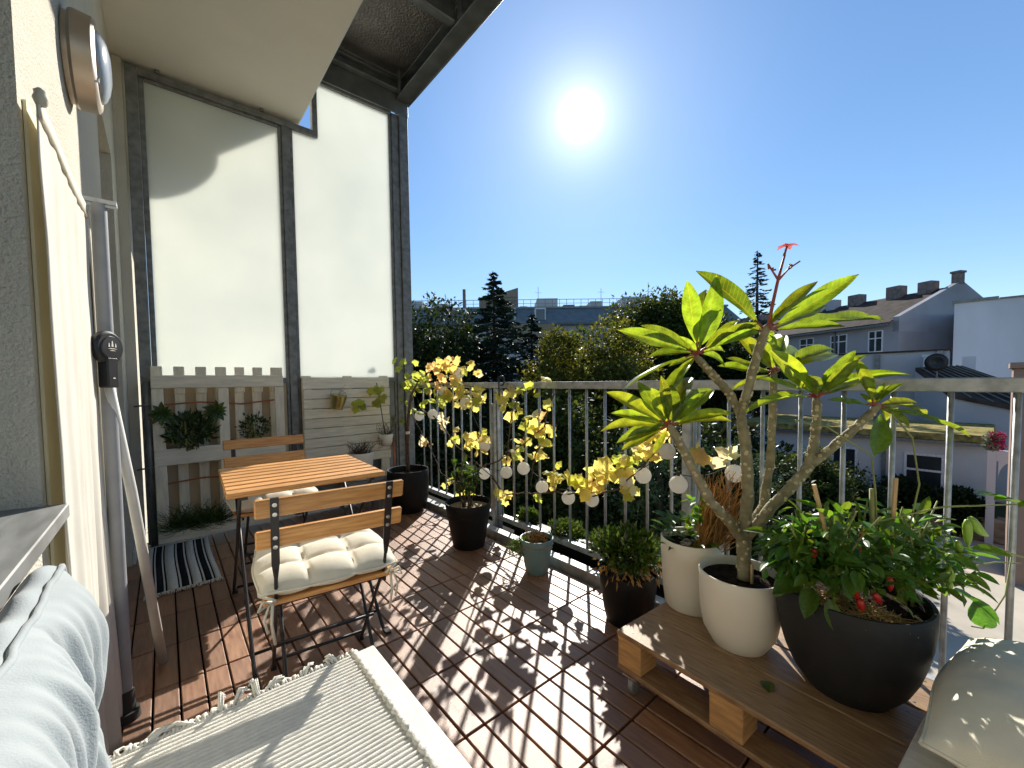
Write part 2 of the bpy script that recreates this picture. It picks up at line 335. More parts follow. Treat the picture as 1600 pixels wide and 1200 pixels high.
# measured control points (metres)
PLUM_BRANCH=[([[1.478, 0.531, 0.437], [1.479, 0.534, 0.518], [1.48, 0.537, 0.59]], 0.03, 0.03), ([[1.48, 0.537, 0.568], [1.423, 0.563, 0.647], [1.35, 0.59, 0.715], [1.274, 0.623, 0.854], [1.216, 0.652, 0.96]], 0.024, 0.018), ([[1.48, 0.537, 0.575], [1.499, 0.53, 0.731], [1.499, 0.537, 0.872], [1.489, 0.553, 1.003]], 0.027, 0.022), ([[1.489, 0.553, 0.996], [1.488, 0.584, 1.061], [1.47, 0.629, 1.124], [1.438, 0.673, 1.187]], 0.018, 0.017), ([[1.489, 0.553, 0.996], [1.5, 0.536, 1.079], [1.518, 0.514, 1.197], [1.529, 0.496, 1.275]], 0.02, 0.019), ([[1.496, 0.537, 0.579], [1.591, 0.514, 0.671], [1.662, 0.514, 0.82], [1.696, 0.521, 0.981], [1.705, 0.521, 1.126]], 0.02, 0.016), ([[1.488, 0.53, 0.579], [1.534, 0.471, 0.686], [1.583, 0.421, 0.765], [1.626, 0.388, 0.828]], 0.023, 0.022), ([[1.622, 0.391, 0.824], [1.652, 0.383, 0.905], [1.674, 0.382, 0.979], [1.688, 0.387, 1.037]], 0.019, 0.018), ([[1.626, 0.388, 0.83], [1.66, 0.336, 0.888], [1.701, 0.279, 0.963], [1.73, 0.244, 1.015]], 0.019, 0.017)]
PLUM_LEAF=[([1.21, 0.657, 0.971], [1.095, 0.796, 1.086], 0.3), ([1.21, 0.657, 0.971], [1.117, 0.796, 1.029], 0.28), ([1.21, 0.657, 0.971], [1.1, 0.831, 0.985], 0.22), ([1.21, 0.657, 0.971], [1.155, 0.782, 0.953], 0.3), ([1.21, 0.657, 0.971], [1.125, 0.776, 0.908], 0.3), ([1.21, 0.657, 0.971], [1.201, 0.761, 1.104], 0.3), ([1.21, 0.657, 0.971], [1.124, 0.663, 1.087], 0.5), ([1.21, 0.657, 0.971], [1.215, 0.655, 1.097], 0.5), ([1.21, 0.657, 0.971], [1.347, 0.666, 1.167], 0.34), ([1.21, 0.657, 0.971], [1.35, 0.584, 1.11], 0.3), ([1.21, 0.657, 0.971], [1.426, 0.577, 1.045], 0.2), ([1.21, 0.657, 0.971], [1.234, 0.569, 1.085], 0.25), ([1.21, 0.657, 0.971], [1.239, 0.634, 1.051], 0.3), ([1.437, 0.675, 1.209], [1.19, 0.811, 1.289], 0.26), ([1.437, 0.675, 1.209], [1.307, 0.802, 1.316], 0.24), ([1.437, 0.675, 1.209], [1.467, 0.684, 1.454], 0.42), ([1.437, 0.675, 1.209], [1.39, 0.581, 1.434], 0.3), ([1.437, 0.675, 1.209], [1.287, 0.754, 1.224], 0.3), ([1.437, 0.675, 1.209], [1.183, 0.816, 1.129], 0.2), ([1.437, 0.675, 1.209], [1.398, 0.757, 1.166], 0.3), ([1.437, 0.675, 1.209], [1.593, 0.606, 1.335], 0.25), ([1.437, 0.675, 1.209], [1.518, 0.522, 1.311], 0.28), ([1.437, 0.675, 1.209], [1.556, 0.616, 1.245], 0.3), ([1.437, 0.675, 1.209], [1.379, 0.697, 1.265], 0.3), ([1.529, 0.496, 1.276], [1.422, 0.64, 1.504], 0.28), ([1.529, 0.496, 1.276], [1.554, 0.38, 1.426], 0.34), ([1.529, 0.496, 1.276], [1.557, 0.271, 1.409], 0.26), ([1.529, 0.496, 1.276], [2.005, 0.271, 1.35], 0.2), ([1.529, 0.496, 1.276], [1.639, 0.311, 1.292], 0.2), ([1.529, 0.496, 1.276], [1.397, 0.563, 1.254], 0.3), ([1.529, 0.496, 1.276], [1.5, 0.587, 1.308], 0.25), ([1.529, 0.496, 1.276], [1.587, 0.471, 1.24], 0.3), ([1.529, 0.496, 1.276], [1.561, 0.439, 1.383], 0.3), ([1.529, 0.496, 1.276], [1.786, 0.396, 1.357], 0.25), ([1.709, 0.519, 1.138], [1.568, 0.649, 1.172], 0.3), ([1.709, 0.519, 1.138], [1.614, 0.629, 1.087], 0.24), ([1.709, 0.519, 1.138], [1.585, 0.575, 1.272], 0.35), ([1.709, 0.519, 1.138], [1.806, 0.524, 1.304], 0.3), ([1.709, 0.519, 1.138], [1.942, 0.384, 1.273], 0.24), ([1.709, 0.519, 1.138], [2.024, 0.391, 1.248], 0.25), ([1.709, 0.519, 1.138], [1.727, 0.561, 1.254], 0.3), ([1.709, 0.519, 1.138], [1.768, 0.444, 1.199], 0.3), ([1.688, 0.387, 1.05], [1.56, 0.471, 1.207], 0.34), ([1.688, 0.387, 1.05], [1.708, 0.299, 1.208], 0.42), ([1.688, 0.387, 1.05], [1.77, 0.198, 1.173], 0.2), ([1.688, 0.387, 1.05], [1.429, 0.496, 1.071], 0.18), ([1.688, 0.387, 1.05], [1.525, 0.486, 1.136], 0.24), ([1.688, 0.387, 1.05], [1.849, 0.279, 1.128], 0.22), ([1.688, 0.387, 1.05], [1.541, 0.43, 1.165], 0.3), ([1.688, 0.387, 1.05], [1.743, 0.36, 1.111], 0.3), ([1.731, 0.245, 1.027], [1.675, 0.269, 1.17], 0.32), ([1.731, 0.245, 1.027], [1.766, 0.192, 1.109], 0.32), ([1.731, 0.245, 1.027], [1.954, 0.13, 1.036], 0.3), ([1.731, 0.245, 1.027], [1.956, 0.042, 0.971], 0.2), ([1.731, 0.245, 1.027], [1.806, 0.142, 0.987], 0.2), ([1.731, 0.245, 1.027], [1.623, 0.334, 1.051], 0.22), ([1.731, 0.245, 1.027], [1.716, 0.274, 1.066], 0.4), ([1.731, 0.245, 1.027], [1.716, 0.22, 1.093], 0.3)]
PLUM_STALK=[[1.537, 0.489, 1.287], [1.554, 0.48, 1.376], [1.57, 0.471, 1.451], [1.589, 0.459, 1.529]]
PLUM_TWIG=[[[1.569, 0.471, 1.446], [1.557, 0.483, 1.472], [1.545, 0.495, 1.5]], [[1.571, 0.47, 1.446], [1.597, 0.45, 1.482], [1.627, 0.426, 1.507]], [[1.587, 0.461, 1.525], [1.596, 0.455, 1.557]]]
VINE_LEAF=[[1.85, 3.88, 1.33, 0], [1.86, 3.91, 1.34, 0], [1.72, 3.71, 1.28, 0], [1.89, 3.91, 1.32, 0], [1.89, 3.93, 1.28, 0], [1.78, 3.67, 1.33, 0], [1.74, 3.81, 1.33, 0], [1.88, 3.71, 1.3, 0], [1.74, 3.21, 1.17, 0], [1.89, 3.86, 1.12, 0], [1.82, 3.75, 1.11, 0], [1.75, 3.53, 1.14, 0], [1.84, 3.56, 1.18, 0], [1.73, 3.33, 1.19, 0], [1.79, 3.37, 1.2, 0], [1.87, 3.69, 1.11, 0], [1.73, 3.59, 1.18, 0], [1.81, 3.54, 1.21, 0], [1.85, 3.62, 1.23, 0], [1.86, 3.49, 1.22, 0], [1.75, 3.33, 1.15, 0], [1.8, 3.58, 1.11, 0], [1.9, 3.65, 1.07, 0], [1.85, 3.88, 1.06, 0], [1.79, 3.73, 1.07, 0], [1.9, 3.77, 1.03, 0], [1.81, 3.52, 1.09, 0], [1.77, 3.61, 1.05, 0], [1.78, 3.57, 1.14, 0], [1.94, 3.2, 1.29, 2], [1.89, 3.34, 1.28, 2], [1.91, 3.27, 1.24, 2], [1.88, 3.14, 1.28, 2], [1.92, 3.0, 1.2, 2], [1.88, 2.94, 1.15, 2], [1.95, 3.41, 1.26, 2], [1.89, 3.37, 1.28, 2], [1.96, 3.49, 1.27, 2], [1.96, 3.51, 1.04, 2], [1.97, 3.46, 1.31, 2], [1.86, 3.39, 1.18, 2], [1.91, 3.05, 1.28, 2], [1.94, 3.38, 1.29, 2], [1.92, 3.11, 1.04, 2], [1.93, 3.36, 1.25, 2], [1.94, 3.23, 1.28, 2], [1.9, 3.08, 1.15, 2], [1.94, 3.36, 1.22, 2], [1.91, 3.26, 1.18, 2], [1.86, 3.13, 1.12, 2], [1.87, 3.21, 1.1, 2], [1.89, 2.99, 1.13, 2], [1.87, 3.36, 1.24, 2], [1.9, 3.19, 1.16, 2], [1.86, 3.17, 1.06, 2], [1.84, 2.88, 1.3, 1], [1.92, 3.13, 1.27, 1], [1.97, 3.28, 1.16, 1], [1.95, 3.06, 1.31, 1], [1.86, 3.08, 1.3, 1], [1.97, 3.33, 1.31, 1], [1.89, 2.84, 1.25, 1], [1.85, 2.96, 1.24, 1], [1.86, 3.17, 1.28, 1], [1.89, 3.2, 1.33, 1], [1.88, 3.13, 1.22, 1], [1.98, 3.0, 1.25, 1], [1.88, 3.3, 1.06, 0], [1.9, 3.33, 1.02, 0], [1.91, 3.64, 0.91, 0], [1.86, 3.47, 0.94, 0], [1.88, 3.59, 1.06, 0], [1.84, 3.35, 1.11, 0], [1.97, 3.78, 1.02, 0], [1.88, 3.44, 1.07, 0], [1.88, 3.34, 0.93, 0], [1.93, 3.7, 1.06, 0], [1.86, 2.91, 1.24, 1], [1.92, 2.89, 1.24, 1], [1.91, 2.94, 1.16, 1], [1.94, 3.04, 1.19, 1], [1.88, 2.86, 1.21, 1], [1.96, 3.12, 1.18, 1], [1.95, 2.97, 1.2, 1], [1.94, 3.04, 1.18, 1], [1.97, 3.05, 1.24, 1], [1.96, 2.86, 1.29, 1], [1.96, 2.82, 1.28, 1], [1.94, 3.05, 1.33, 2], [1.95, 3.13, 1.34, 2], [1.91, 2.68, 1.21, 1], [1.89, 2.72, 1.21, 1], [1.95, 2.73, 1.18, 1], [1.96, 2.94, 1.0, 1], [1.84, 2.81, 1.1, 1], [1.98, 3.11, 1.12, 1], [1.96, 3.05, 1.04, 1], [1.97, 3.03, 0.93, 1], [1.88, 2.94, 1.06, 1], [1.93, 2.92, 1.04, 1], [1.93, 3.07, 0.99, 1], [1.89, 2.87, 1.01, 1], [1.92, 2.93, 1.01, 1], [1.86, 2.89, 1.12, 1], [1.92, 3.1, 0.99, 1], [1.89, 3.16, 1.01, 1], [1.86, 2.73, 0.99, 1], [1.97, 3.16, 1.07, 1], [1.88, 3.08, 1.05, 1], [1.95, 3.26, 1.0, 0], [1.87, 3.12, 0.99, 0], [1.86, 3.15, 0.94, 0], [1.85, 3.06, 1.05, 0], [1.86, 3.06, 1.01, 0], [1.96, 3.28, 1.01, 0], [1.95, 3.29, 0.98, 0], [1.85, 2.88, 0.98, 0], [1.94, 2.78, 0.9, 1], [1.98, 2.93, 0.93, 1], [1.86, 2.84, 1.04, 1], [1.87, 2.85, 1.0, 1], [1.89, 2.88, 0.91, 1], [1.96, 2.96, 0.94, 1], [1.9, 2.92, 1.03, 1], [1.92, 2.79, 1.02, 1], [1.9, 2.95, 1.0, 1], [1.87, 2.75, 0.96, 1], [1.91, 2.69, 0.95, 1], [1.91, 2.83, 0.97, 1], [1.9, 2.6, 1.07, 1], [1.86, 2.65, 1.04, 1], [1.89, 2.63, 1.01, 1], [1.88, 2.6, 1.05, 1], [1.88, 2.65, 1.02, 1], [1.84, 2.58, 1.0, 1], [1.97, 2.71, 1.05, 1], [1.91, 2.71, 1.08, 1], [1.93, 2.63, 0.99, 1], [1.94, 2.68, 0.96, 1], [1.84, 2.52, 0.98, 1], [1.9, 2.6, 0.98, 1], [1.78, 3.69, 0.94, 0], [1.85, 3.98, 0.91, 0], [1.76, 3.74, 0.95, 0], [1.84, 4.0, 0.78, 0], [1.72, 3.8, 0.74, 0], [1.79, 3.76, 0.74, 0], [1.9, 3.7, 0.84, 0], [1.74, 3.52, 0.87, 0], [1.81, 3.51, 0.84, 0], [1.87, 3.54, 0.59, 3], [1.85, 3.45, 0.59, 3], [1.88, 3.59, 0.55, 3], [1.98, 3.74, 0.55, 3], [1.9, 3.58, 0.55, 3], [1.88, 3.46, 0.55, 2], [1.97, 3.55, 0.51, 2], [1.87, 3.47, 0.56, 2], [1.91, 3.12, 0.79, 3], [1.93, 3.28, 0.79, 3], [1.88, 3.16, 0.83, 3], [1.87, 3.22, 0.77, 3], [1.85, 3.06, 0.78, 3], [1.88, 3.19, 0.76, 3], [1.87, 3.17, 0.72, 3], [1.92, 3.21, 0.71, 3], [1.94, 3.29, 0.7, 3], [1.88, 3.0, 0.62, 1], [1.9, 3.08, 0.61, 1], [1.92, 3.12, 0.58, 1], [1.95, 3.09, 0.63, 1], [1.95, 3.08, 0.67, 2], [1.94, 3.06, 0.69, 2], [1.95, 2.87, 0.68, 1], [1.85, 2.73, 0.66, 1], [1.94, 2.79, 0.63, 1], [1.95, 2.85, 0.64, 1], [1.85, 2.71, 0.68, 1], [1.96, 2.8, 0.63, 1], [1.87, 2.63, 0.7, 1], [1.89, 2.82, 0.64, 1], [1.96, 2.75, 0.66, 1], [1.91, 2.68, 0.63, 1], [1.9, 2.61, 0.57, 1], [1.86, 2.5, 0.66, 1], [1.91, 2.71, 0.55, 1], [1.95, 2.8, 0.57, 1], [1.98, 2.67, 0.62, 1], [1.95, 2.76, 0.61, 1], [1.98, 2.79, 0.58, 1], [1.91, 2.57, 0.61, 1], [1.87, 2.73, 0.64, 1], [1.92, 2.85, 0.58, 1], [1.87, 2.83, 0.58, 1], [1.98, 2.96, 0.56, 1], [1.93, 2.81, 0.64, 1], [1.96, 2.67, 0.69, 2], [1.86, 2.54, 0.71, 2], [1.97, 2.62, 0.68, 2], [1.89, 2.54, 0.68, 2], [1.93, 2.39, 1.01, 1], [1.84, 2.24, 1.01, 1], [1.87, 2.35, 0.98, 1], [1.84, 2.29, 0.97, 1], [1.91, 2.36, 0.95, 1], [1.98, 2.44, 1.0, 1], [1.94, 2.25, 1.07, 1], [1.95, 2.31, 1.06, 1], [1.94, 2.31, 1.02, 1], [1.85, 2.21, 1.05, 1], [1.92, 2.23, 1.03, 1], [1.88, 2.13, 1.08, 0], [1.94, 2.17, 1.06, 0], [1.93, 2.15, 1.04, 0], [1.94, 2.19, 0.93, 0], [1.93, 2.21, 0.95, 0], [1.97, 2.28, 0.88, 0], [1.92, 2.23, 0.87, 0], [1.9, 2.1, 0.84, 0], [1.97, 2.15, 0.81, 0], [1.89, 2.05, 0.87, 0], [1.92, 2.08, 0.82, 0], [1.96, 2.06, 1.07, 0], [1.88, 1.95, 1.04, 0], [1.86, 1.98, 1.08, 0], [1.87, 1.98, 1.08, 0], [1.96, 1.97, 1.13, 2], [1.9, 1.91, 1.14, 2], [1.97, 2.01, 0.91, 2], [1.93, 1.94, 0.91, 2], [1.84, 1.84, 0.94, 2], [1.92, 1.94, 0.8, 2], [1.92, 1.96, 0.81, 2], [1.94, 2.01, 0.84, 2], [1.96, 1.97, 0.81, 2], [1.96, 1.97, 0.82, 2], [1.87, 1.98, 0.78, 1], [1.91, 1.99, 0.79, 1], [1.86, 1.88, 0.73, 1], [1.93, 1.95, 0.72, 1], [1.94, 1.93, 0.7, 1], [1.94, 1.96, 0.78, 1], [1.93, 1.9, 0.77, 1], [1.85, 1.88, 0.75, 1], [1.89, 1.91, 0.73, 1], [1.94, 2.08, 0.7, 1], [1.92, 1.98, 0.62, 1], [1.92, 2.04, 0.61, 1], [1.91, 2.06, 0.59, 1], [1.85, 1.88, 0.66, 1], [1.88, 1.98, 0.68, 1], [1.89, 1.95, 0.62, 1], [1.89, 2.13, 0.69, 2], [1.94, 2.19, 0.62, 2], [1.88, 2.1, 0.69, 2], [1.91, 2.18, 0.62, 2], [1.87, 2.14, 0.61, 2], [1.88, 2.19, 0.62, 2], [1.98, 2.27, 0.58, 2], [1.97, 2.5, 0.53, 1], [1.95, 2.4, 0.53, 1], [1.89, 2.31, 0.56, 1], [1.9, 2.34, 0.55, 1], [1.85, 2.33, 0.27, 1], [1.9, 2.33, 0.23, 1], [1.88, 2.35, 0.28, 1], [1.91, 2.29, 0.3, 1], [1.95, 2.35, 0.26, 1], [1.97, 2.49, 0.22, 1], [1.84, 2.32, 0.33, 1], [1.9, 3.05, 0.24, 1], [1.97, 3.19, 0.24, 1], [1.95, 3.27, 0.17, 1], [1.95, 3.19, 0.23, 1], [1.98, 3.15, 0.07, 1], [1.88, 2.83, 0.15, 1], [1.93, 3.01, 0.14, 1], [1.9, 2.84, 0.17, 1], [1.97, 2.89, 0.14, 1], [1.84, 2.74, 0.24, 1], [1.92, 2.84, 0.25, 1], [1.97, 2.93, 0.13, 1], [1.87, 2.67, 0.21, 1], [1.95, 2.86, 0.14, 1], [1.86, 2.75, 0.15, 1], [1.94, 2.9, 0.15, 1], [1.93, 2.75, 0.16, 1], [1.91, 1.85, 0.46, 1], [1.87, 1.85, 0.51, 1], [1.92, 1.86, 0.49, 1], [1.91, 1.82, 0.5, 1], [1.95, 1.86, 0.48, 1], [1.93, 1.88, 0.45, 1], [1.91, 1.82, 0.5, 1], [1.89, 1.76, 0.49, 1], [1.9, 1.77, 0.49, 1], [1.89, 1.79, 0.56, 0], [1.97, 1.89, 0.51, 0], [1.88, 1.7, 0.56, 0], [1.85, 1.7, 0.53, 0], [1.91, 1.83, 0.51, 0], [1.88, 1.95, 0.33, 1], [1.86, 1.93, 0.35, 1], [1.92, 1.65, 0.44, 1], [1.85, 1.55, 0.47, 1], [1.86, 1.54, 0.48, 1], [1.88, 1.56, 0.49, 1], [1.88, 1.57, 0.52, 1], [1.89, 1.58, 0.51, 1], [1.88, 1.64, 0.52, 2], [1.97, 1.69, 0.5, 2], [1.85, 1.6, 0.51, 2], [1.84, 1.6, 0.54, 2], [1.91, 1.48, 0.52, 2], [1.92, 1.53, 0.53, 2], [1.93, 1.5, 0.5, 2], [1.97, 1.6, 0.51, 2], [1.94, 1.53, 0.51, 2], [1.9, 1.51, 0.52, 2], [1.94, 1.53, 0.58, 1], [1.96, 1.48, 0.55, 1], [1.88, 1.42, 0.56, 1], [1.95, 1.51, 0.56, 1], [1.91, 1.52, 0.56, 1], [1.88, 1.44, 0.57, 1], [1.85, 1.34, 0.63, 1], [1.9, 1.41, 0.59, 1], [1.86, 1.42, 0.64, 1], [1.94, 1.4, 0.57, 1], [1.97, 1.5, 0.57, 1], [1.91, 1.39, 0.59, 1], [1.92, 1.48, 0.6, 1], [1.95, 1.46, 0.62, 1], [1.85, 1.35, 0.65, 1], [1.97, 1.45, 0.56, 1], [1.93, 1.38, 0.59, 1], [1.95, 1.36, 0.64, 1], [1.93, 1.38, 0.62, 1], [1.85, 1.28, 0.69, 1], [1.93, 1.33, 0.65, 1], [1.9, 1.35, 0.67, 1], [1.85, 1.32, 0.64, 1], [1.96, 1.4, 0.66, 1], [1.86, 1.29, 0.64, 1], [1.97, 1.34, 0.65, 1], [1.9, 1.3, 0.69, 0], [1.92, 1.29, 0.69, 0], [1.91, 1.3, 0.68, 0], [1.91, 1.24, 0.72, 0], [1.86, 1.22, 0.69, 0], [1.98, 1.35, 0.68, 0], [1.88, 1.3, 0.7, 0], [1.9, 1.34, 0.7, 0], [1.97, 1.32, 0.65, 0], [1.97, 1.33, 0.57, 1], [1.91, 1.28, 0.58, 1], [1.97, 1.29, 0.59, 1], [1.97, 1.33, 0.58, 1], [1.88, 1.27, 0.63, 1], [1.91, 1.26, 0.63, 1], [1.86, 1.17, 0.8, 1], [1.94, 1.21, 0.72, 1], [1.86, 1.13, 0.75, 1], [1.9, 1.19, 0.75, 1], [1.86, 1.21, 0.79, 1], [1.92, 1.22, 0.77, 1], [1.85, 1.17, 0.74, 1], [1.95, 1.23, 0.77, 1], [1.93, 1.19, 0.77, 1], [1.97, 1.25, 0.79, 1], [1.96, 1.2, 0.77, 1], [1.9, 1.13, 0.79, 1], [1.93, 1.15, 0.8, 1], [1.84, 1.11, 0.85, 1], [1.96, 1.16, 0.81, 1], [1.96, 1.21, 0.82, 1], [1.94, 1.15, 0.86, 2], [1.93, 1.16, 0.84, 2], [1.91, 1.12, 0.86, 2], [1.95, 1.11, 0.84, 2], [1.92, 1.12, 0.85, 2], [1.87, 1.11, 0.85, 2], [1.87, 1.23, 0.55, 3], [1.89, 1.27, 0.56, 3], [1.88, 1.28, 0.55, 3], [1.92, 1.27, 0.53, 3], [1.9, 1.24, 0.53, 1], [1.89, 1.24, 0.5, 1], [1.9, 1.25, 0.52, 1], [1.88, 0.85, 0.77, 2], [1.85, 0.83, 0.78, 2], [1.85, 0.82, 0.77, 2], [1.95, 0.91, 0.74, 2], [1.84, 0.76, 0.77, 3], [1.93, 0.77, 0.78, 3], [1.94, 0.77, 0.78, 3], [1.84, 0.73, 0.79, 3], [1.87, 0.87, 0.8, 1], [1.85, 0.87, 0.78, 1], [1.87, 0.9, 0.78, 1], [1.88, 1.11, 0.72, 1], [1.86, 1.12, 0.74, 1], [1.94, 1.13, 0.72, 1], [1.9, 1.14, 0.7, 1], [1.8, 4.24, 1.46, 0], [1.88, 4.38, 1.52, 0], [1.88, 4.44, 1.52, 0], [1.79, 4.1, 1.48, 0], [1.88, 4.41, 0.96, 0], [1.75, 4.08, 0.97, 0], [1.84, 4.3, 0.91, 0]]
VINE_STEM=[[[1.88, 3.831, 0.453], [1.88, 3.811, 0.846], [1.88, 3.662, 1.072], [1.88, 3.176, 1.102], [1.88, 2.683, 1.076]], [[1.88, 3.811, 0.846], [1.88, 3.553, 0.61], [1.88, 3.207, 0.293], [1.88, 2.895, 0.236]], [[1.88, 3.542, 0.858], [1.88, 3.189, 0.759], [1.88, 3.034, 0.602], [1.88, 2.744, 0.502], [1.88, 2.449, 0.394]], [[1.88, 2.684, 0.406], [1.88, 2.367, 0.538], [1.88, 2.149, 0.65], [1.88, 1.893, 0.815]], [[1.88, 2.465, 0.392], [1.88, 2.298, 0.278], [1.88, 2.022, 0.358], [1.88, 1.782, 0.406], [1.88, 1.525, 0.439], [1.88, 1.324, 0.506], [1.88, 1.185, 0.645], [1.88, 1.076, 0.776], [1.88, 1.009, 0.862]], [[1.88, 2.293, 0.539], [1.88, 2.245, 0.732], [1.88, 2.213, 0.918], [1.88, 2.128, 1.046]], [[1.88, 1.893, 0.815], [1.88, 1.844, 0.976], [1.88, 1.776, 1.058]], [[1.88, 1.893, 0.764], [1.88, 1.987, 0.582], [1.88, 2.034, 0.399]]]
BALLS=[[1.9, 3.648, 0.789, 0.0755], [1.9, 3.382, 0.822, 0.0657], [1.9, 3.179, 1.034, 0.0572], [1.9, 2.924, 1.193, 0.0541], [1.9, 2.835, 0.942, 0.0532], [1.9, 2.576, 0.613, 0.0453], [1.9, 2.582, 0.394, 0.0455], [1.9, 2.311, 0.448, 0.0449], [1.9, 2.12, 0.507, 0.0449], [1.9, 1.936, 0.41, 0.0428], [1.9, 1.703, 0.386, 0.042], [1.9, 1.517, 0.414, 0.0416], [1.9, 1.284, 0.566, 0.0384], [1.9, 1.178, 0.616, 0.042], [1.88, 1.035, 0.765, 0.0411], [1.88, 0.975, 0.61, 0.0434], [1.88, 0.719, 0.706, 0.0391]]
# ================================================================== SETTING
XW = -0.19                     # plane of the house wall
YP = 3.85                       # plane of the privacy screen
# ground far below and the yard paving
b = MB(); b.add([(-900, -900, -4), (900, -900, -4), (900, 900, -4), (-900, 900, -4)], [(0, 1, 2, 3)])
tag(b.build('ground', 'ground', base=(0, 0, -4)), kind='structure')
b = MB(); b.add([(5, -14, -3.99), (19.6, -14, -3.99), (19.6, 1.9, -3.99), (5, 1.9, -3.99)], [(0, 1, 2, 3)])
yard = tag(b.build('yard_paving', 'concrete', base=(10, 0, -3.99)), kind='structure')

# balcony floor: dark sub-floor carrying the deck boards
b = MB(); b.box(-0.17, 2.02, -1.4, 3.98, -0.22, -0.03)
deck = tag(b.build('deck', 'dark', base=(0.9, 1.3, -0.22)), kind='structure')
bw, bl, px, py = 0.0695, 0.2985, 0.0755, 0.305
bm0 = MB(); bm0.box(-bw/2, bw/2, -bl/2, bl/2, -0.012, 0.012)
board_me = bm0.mesh('deck_board'); board_me.materials.append(M['deck'])
cells = []
for i in range(-12, 15):
    for j in range(-9, 9):
        x = 0.683+px*(i+0.5); y = 1.355+py*(j+0.5)
        if -0.19 < x < 1.755 and -1.35 < y < 3.83: cells.append((x, y))
dep = lambda c: c[0]*math.sin(YAW)+c[1]*math.cos(YAW)
seen = sorted([c for c in cells if dep(c) > 0.98 and abs(math.atan2(c[0], c[1])-YAW) < R(56) and c not in ()], key=dep)
hidden_bench = lambda c: c[0] < 0.42 and c[1] < 1.15
hidden_pallet = lambda c: c[0] > 1.28 and c[1] < 0.75
seen = [c for c in seen if not hidden_bench(c) and not hidden_pallet(c)]
near, rest = seen[:300], [c for c in cells if c not in set(seen[:300])]
for (x, y) in near:
    o = inst('board', board_me, (x, y, -0.012+rv(0.0012)), deck, (rv(0.003), rv(0.003), rv(0.002)))
    q = o.modifiers.new('bevel', 'BEVEL'); q.width = 0.0025; q.segments = 1
b = MB()
for (x, y) in rest: b.box(x-bw/2, x+bw/2, y-bl/2, y+bl/2, -0.024, 0.0)
tag(b.build('outer_boards', 'deck', deck), kind='stuff')
# kerb: inner angle, drain gap, outer rail
b = MB(); b.box(1.765, 1.83, -1.4, 3.80, -0.03, 0.048)
kerb = tag(b.build('kerb', 'kerb', bevel=0.004), kind='structure')

# ------------------------------------------------------------------ house wall
b = MB(); T = 0.35; x0, x1 = XW-T, XW
WY0, WY1, WZ0, WZ1 = -0.55, 1.20, 0.875, 2.62       # window opening
DY0, DY1, DZ1 = 2.72, 3.44, 2.50                     # door opening
b.box(x0, x1, -4, WY0, -4, 4.2); b.box(x0, x1, WY0, WY1, -4, WZ0); b.box(x0, x1, WY0, WY1, WZ1, 4.2)
b.box(x0, x1, WY1, DY0, -4, 4.2); b.box(x0, x1, DY0, DY1, DZ1, 4.2); b.box(x0, x1, DY0, DY1, -4, -0.03); b.box(x0, x1, DY1, 9, -4, 4.2)
b.box(x1+0.0005, x1+0.052, YP-0.045, YP+0.02, 0, 3.30)
hw = thing('house_wall', 'rough cream plastered house wall along the left edge of the balcony', 'wall', (XW, 1.5, -4))
b.build('wall', 'plaster', hw)
b = MB(); b.box(x1-0.2, x1-0.15, DY0+0.004, DY1-0.004, -0.02, DZ1-0.004)
dr = b.build('door', 'pvc', hw)
b = MB(); b.box(x1-0.15, x1-0.147, DY0+0.1, DY1-0.1, 0.25, DZ1-0.12); b.build('pane', 'window_glass', dr)
b = MB(); b.box(x1-0.24, x1-0.19, WY0+0.003, WY1-0.003, WZ0+0.002, WZ0+0.07); b.box(x1-0.24, x1-0.19, WY0+0.003, WY1-0.003, WZ1-0.07, WZ1-0.002)
b.box(x1-0.24, x1-0.19, WY0+0.003, WY0+0.07, WZ0+0.07, WZ1-0.07); b.box(x1-0.24, x1-0.19, WY1-0.07, WY1-0.003, WZ0+0.07, WZ1-0.07)
wf = b.build('window_frame', 'pvc', hw)
b = MB(); b.box(x1-0.225, x1-0.21, WY0+0.07, WY1-0.07, WZ0+0.07, WZ1-0.07); b.build('pane', 'window_glass', wf)
# window sill of folded zinc sheet
b = MB()
b.add([(XW-0.19, WY0, 0.895), (XW+0.035, WY0, 0.885), (XW+0.035, WY1+0.004, 0.885), (XW-0.19, WY1+0.004, 0.895),
       (XW+0.035, WY0, 0.858), (XW+0.035, WY1+0.004, 0.858), (XW-0.19, WY0, 0.874), (XW-0.19, WY1+0.004, 0.874), (XW+0.002, WY0, 0.858), (XW+0.002, WY1+0.004, 0.858)],
      [(0, 1, 2, 3), (1, 4, 5, 2), (4, 8, 9, 5), (3, 2, 5, 9, 7), (0, 6, 8, 4, 1)])
b.build('window_sill', 'zinc', hw, bevel=0.002)
for (ya, yb) in ((1.60, DY0-0.02), (DY1+0.01, YP-0.07)):
    b = MB(); b.box(XW+0.001, XW+0.016, ya, yb, 0.0, 0.085); b.build('skirting', 'pvc', hw, bevel=0.003)

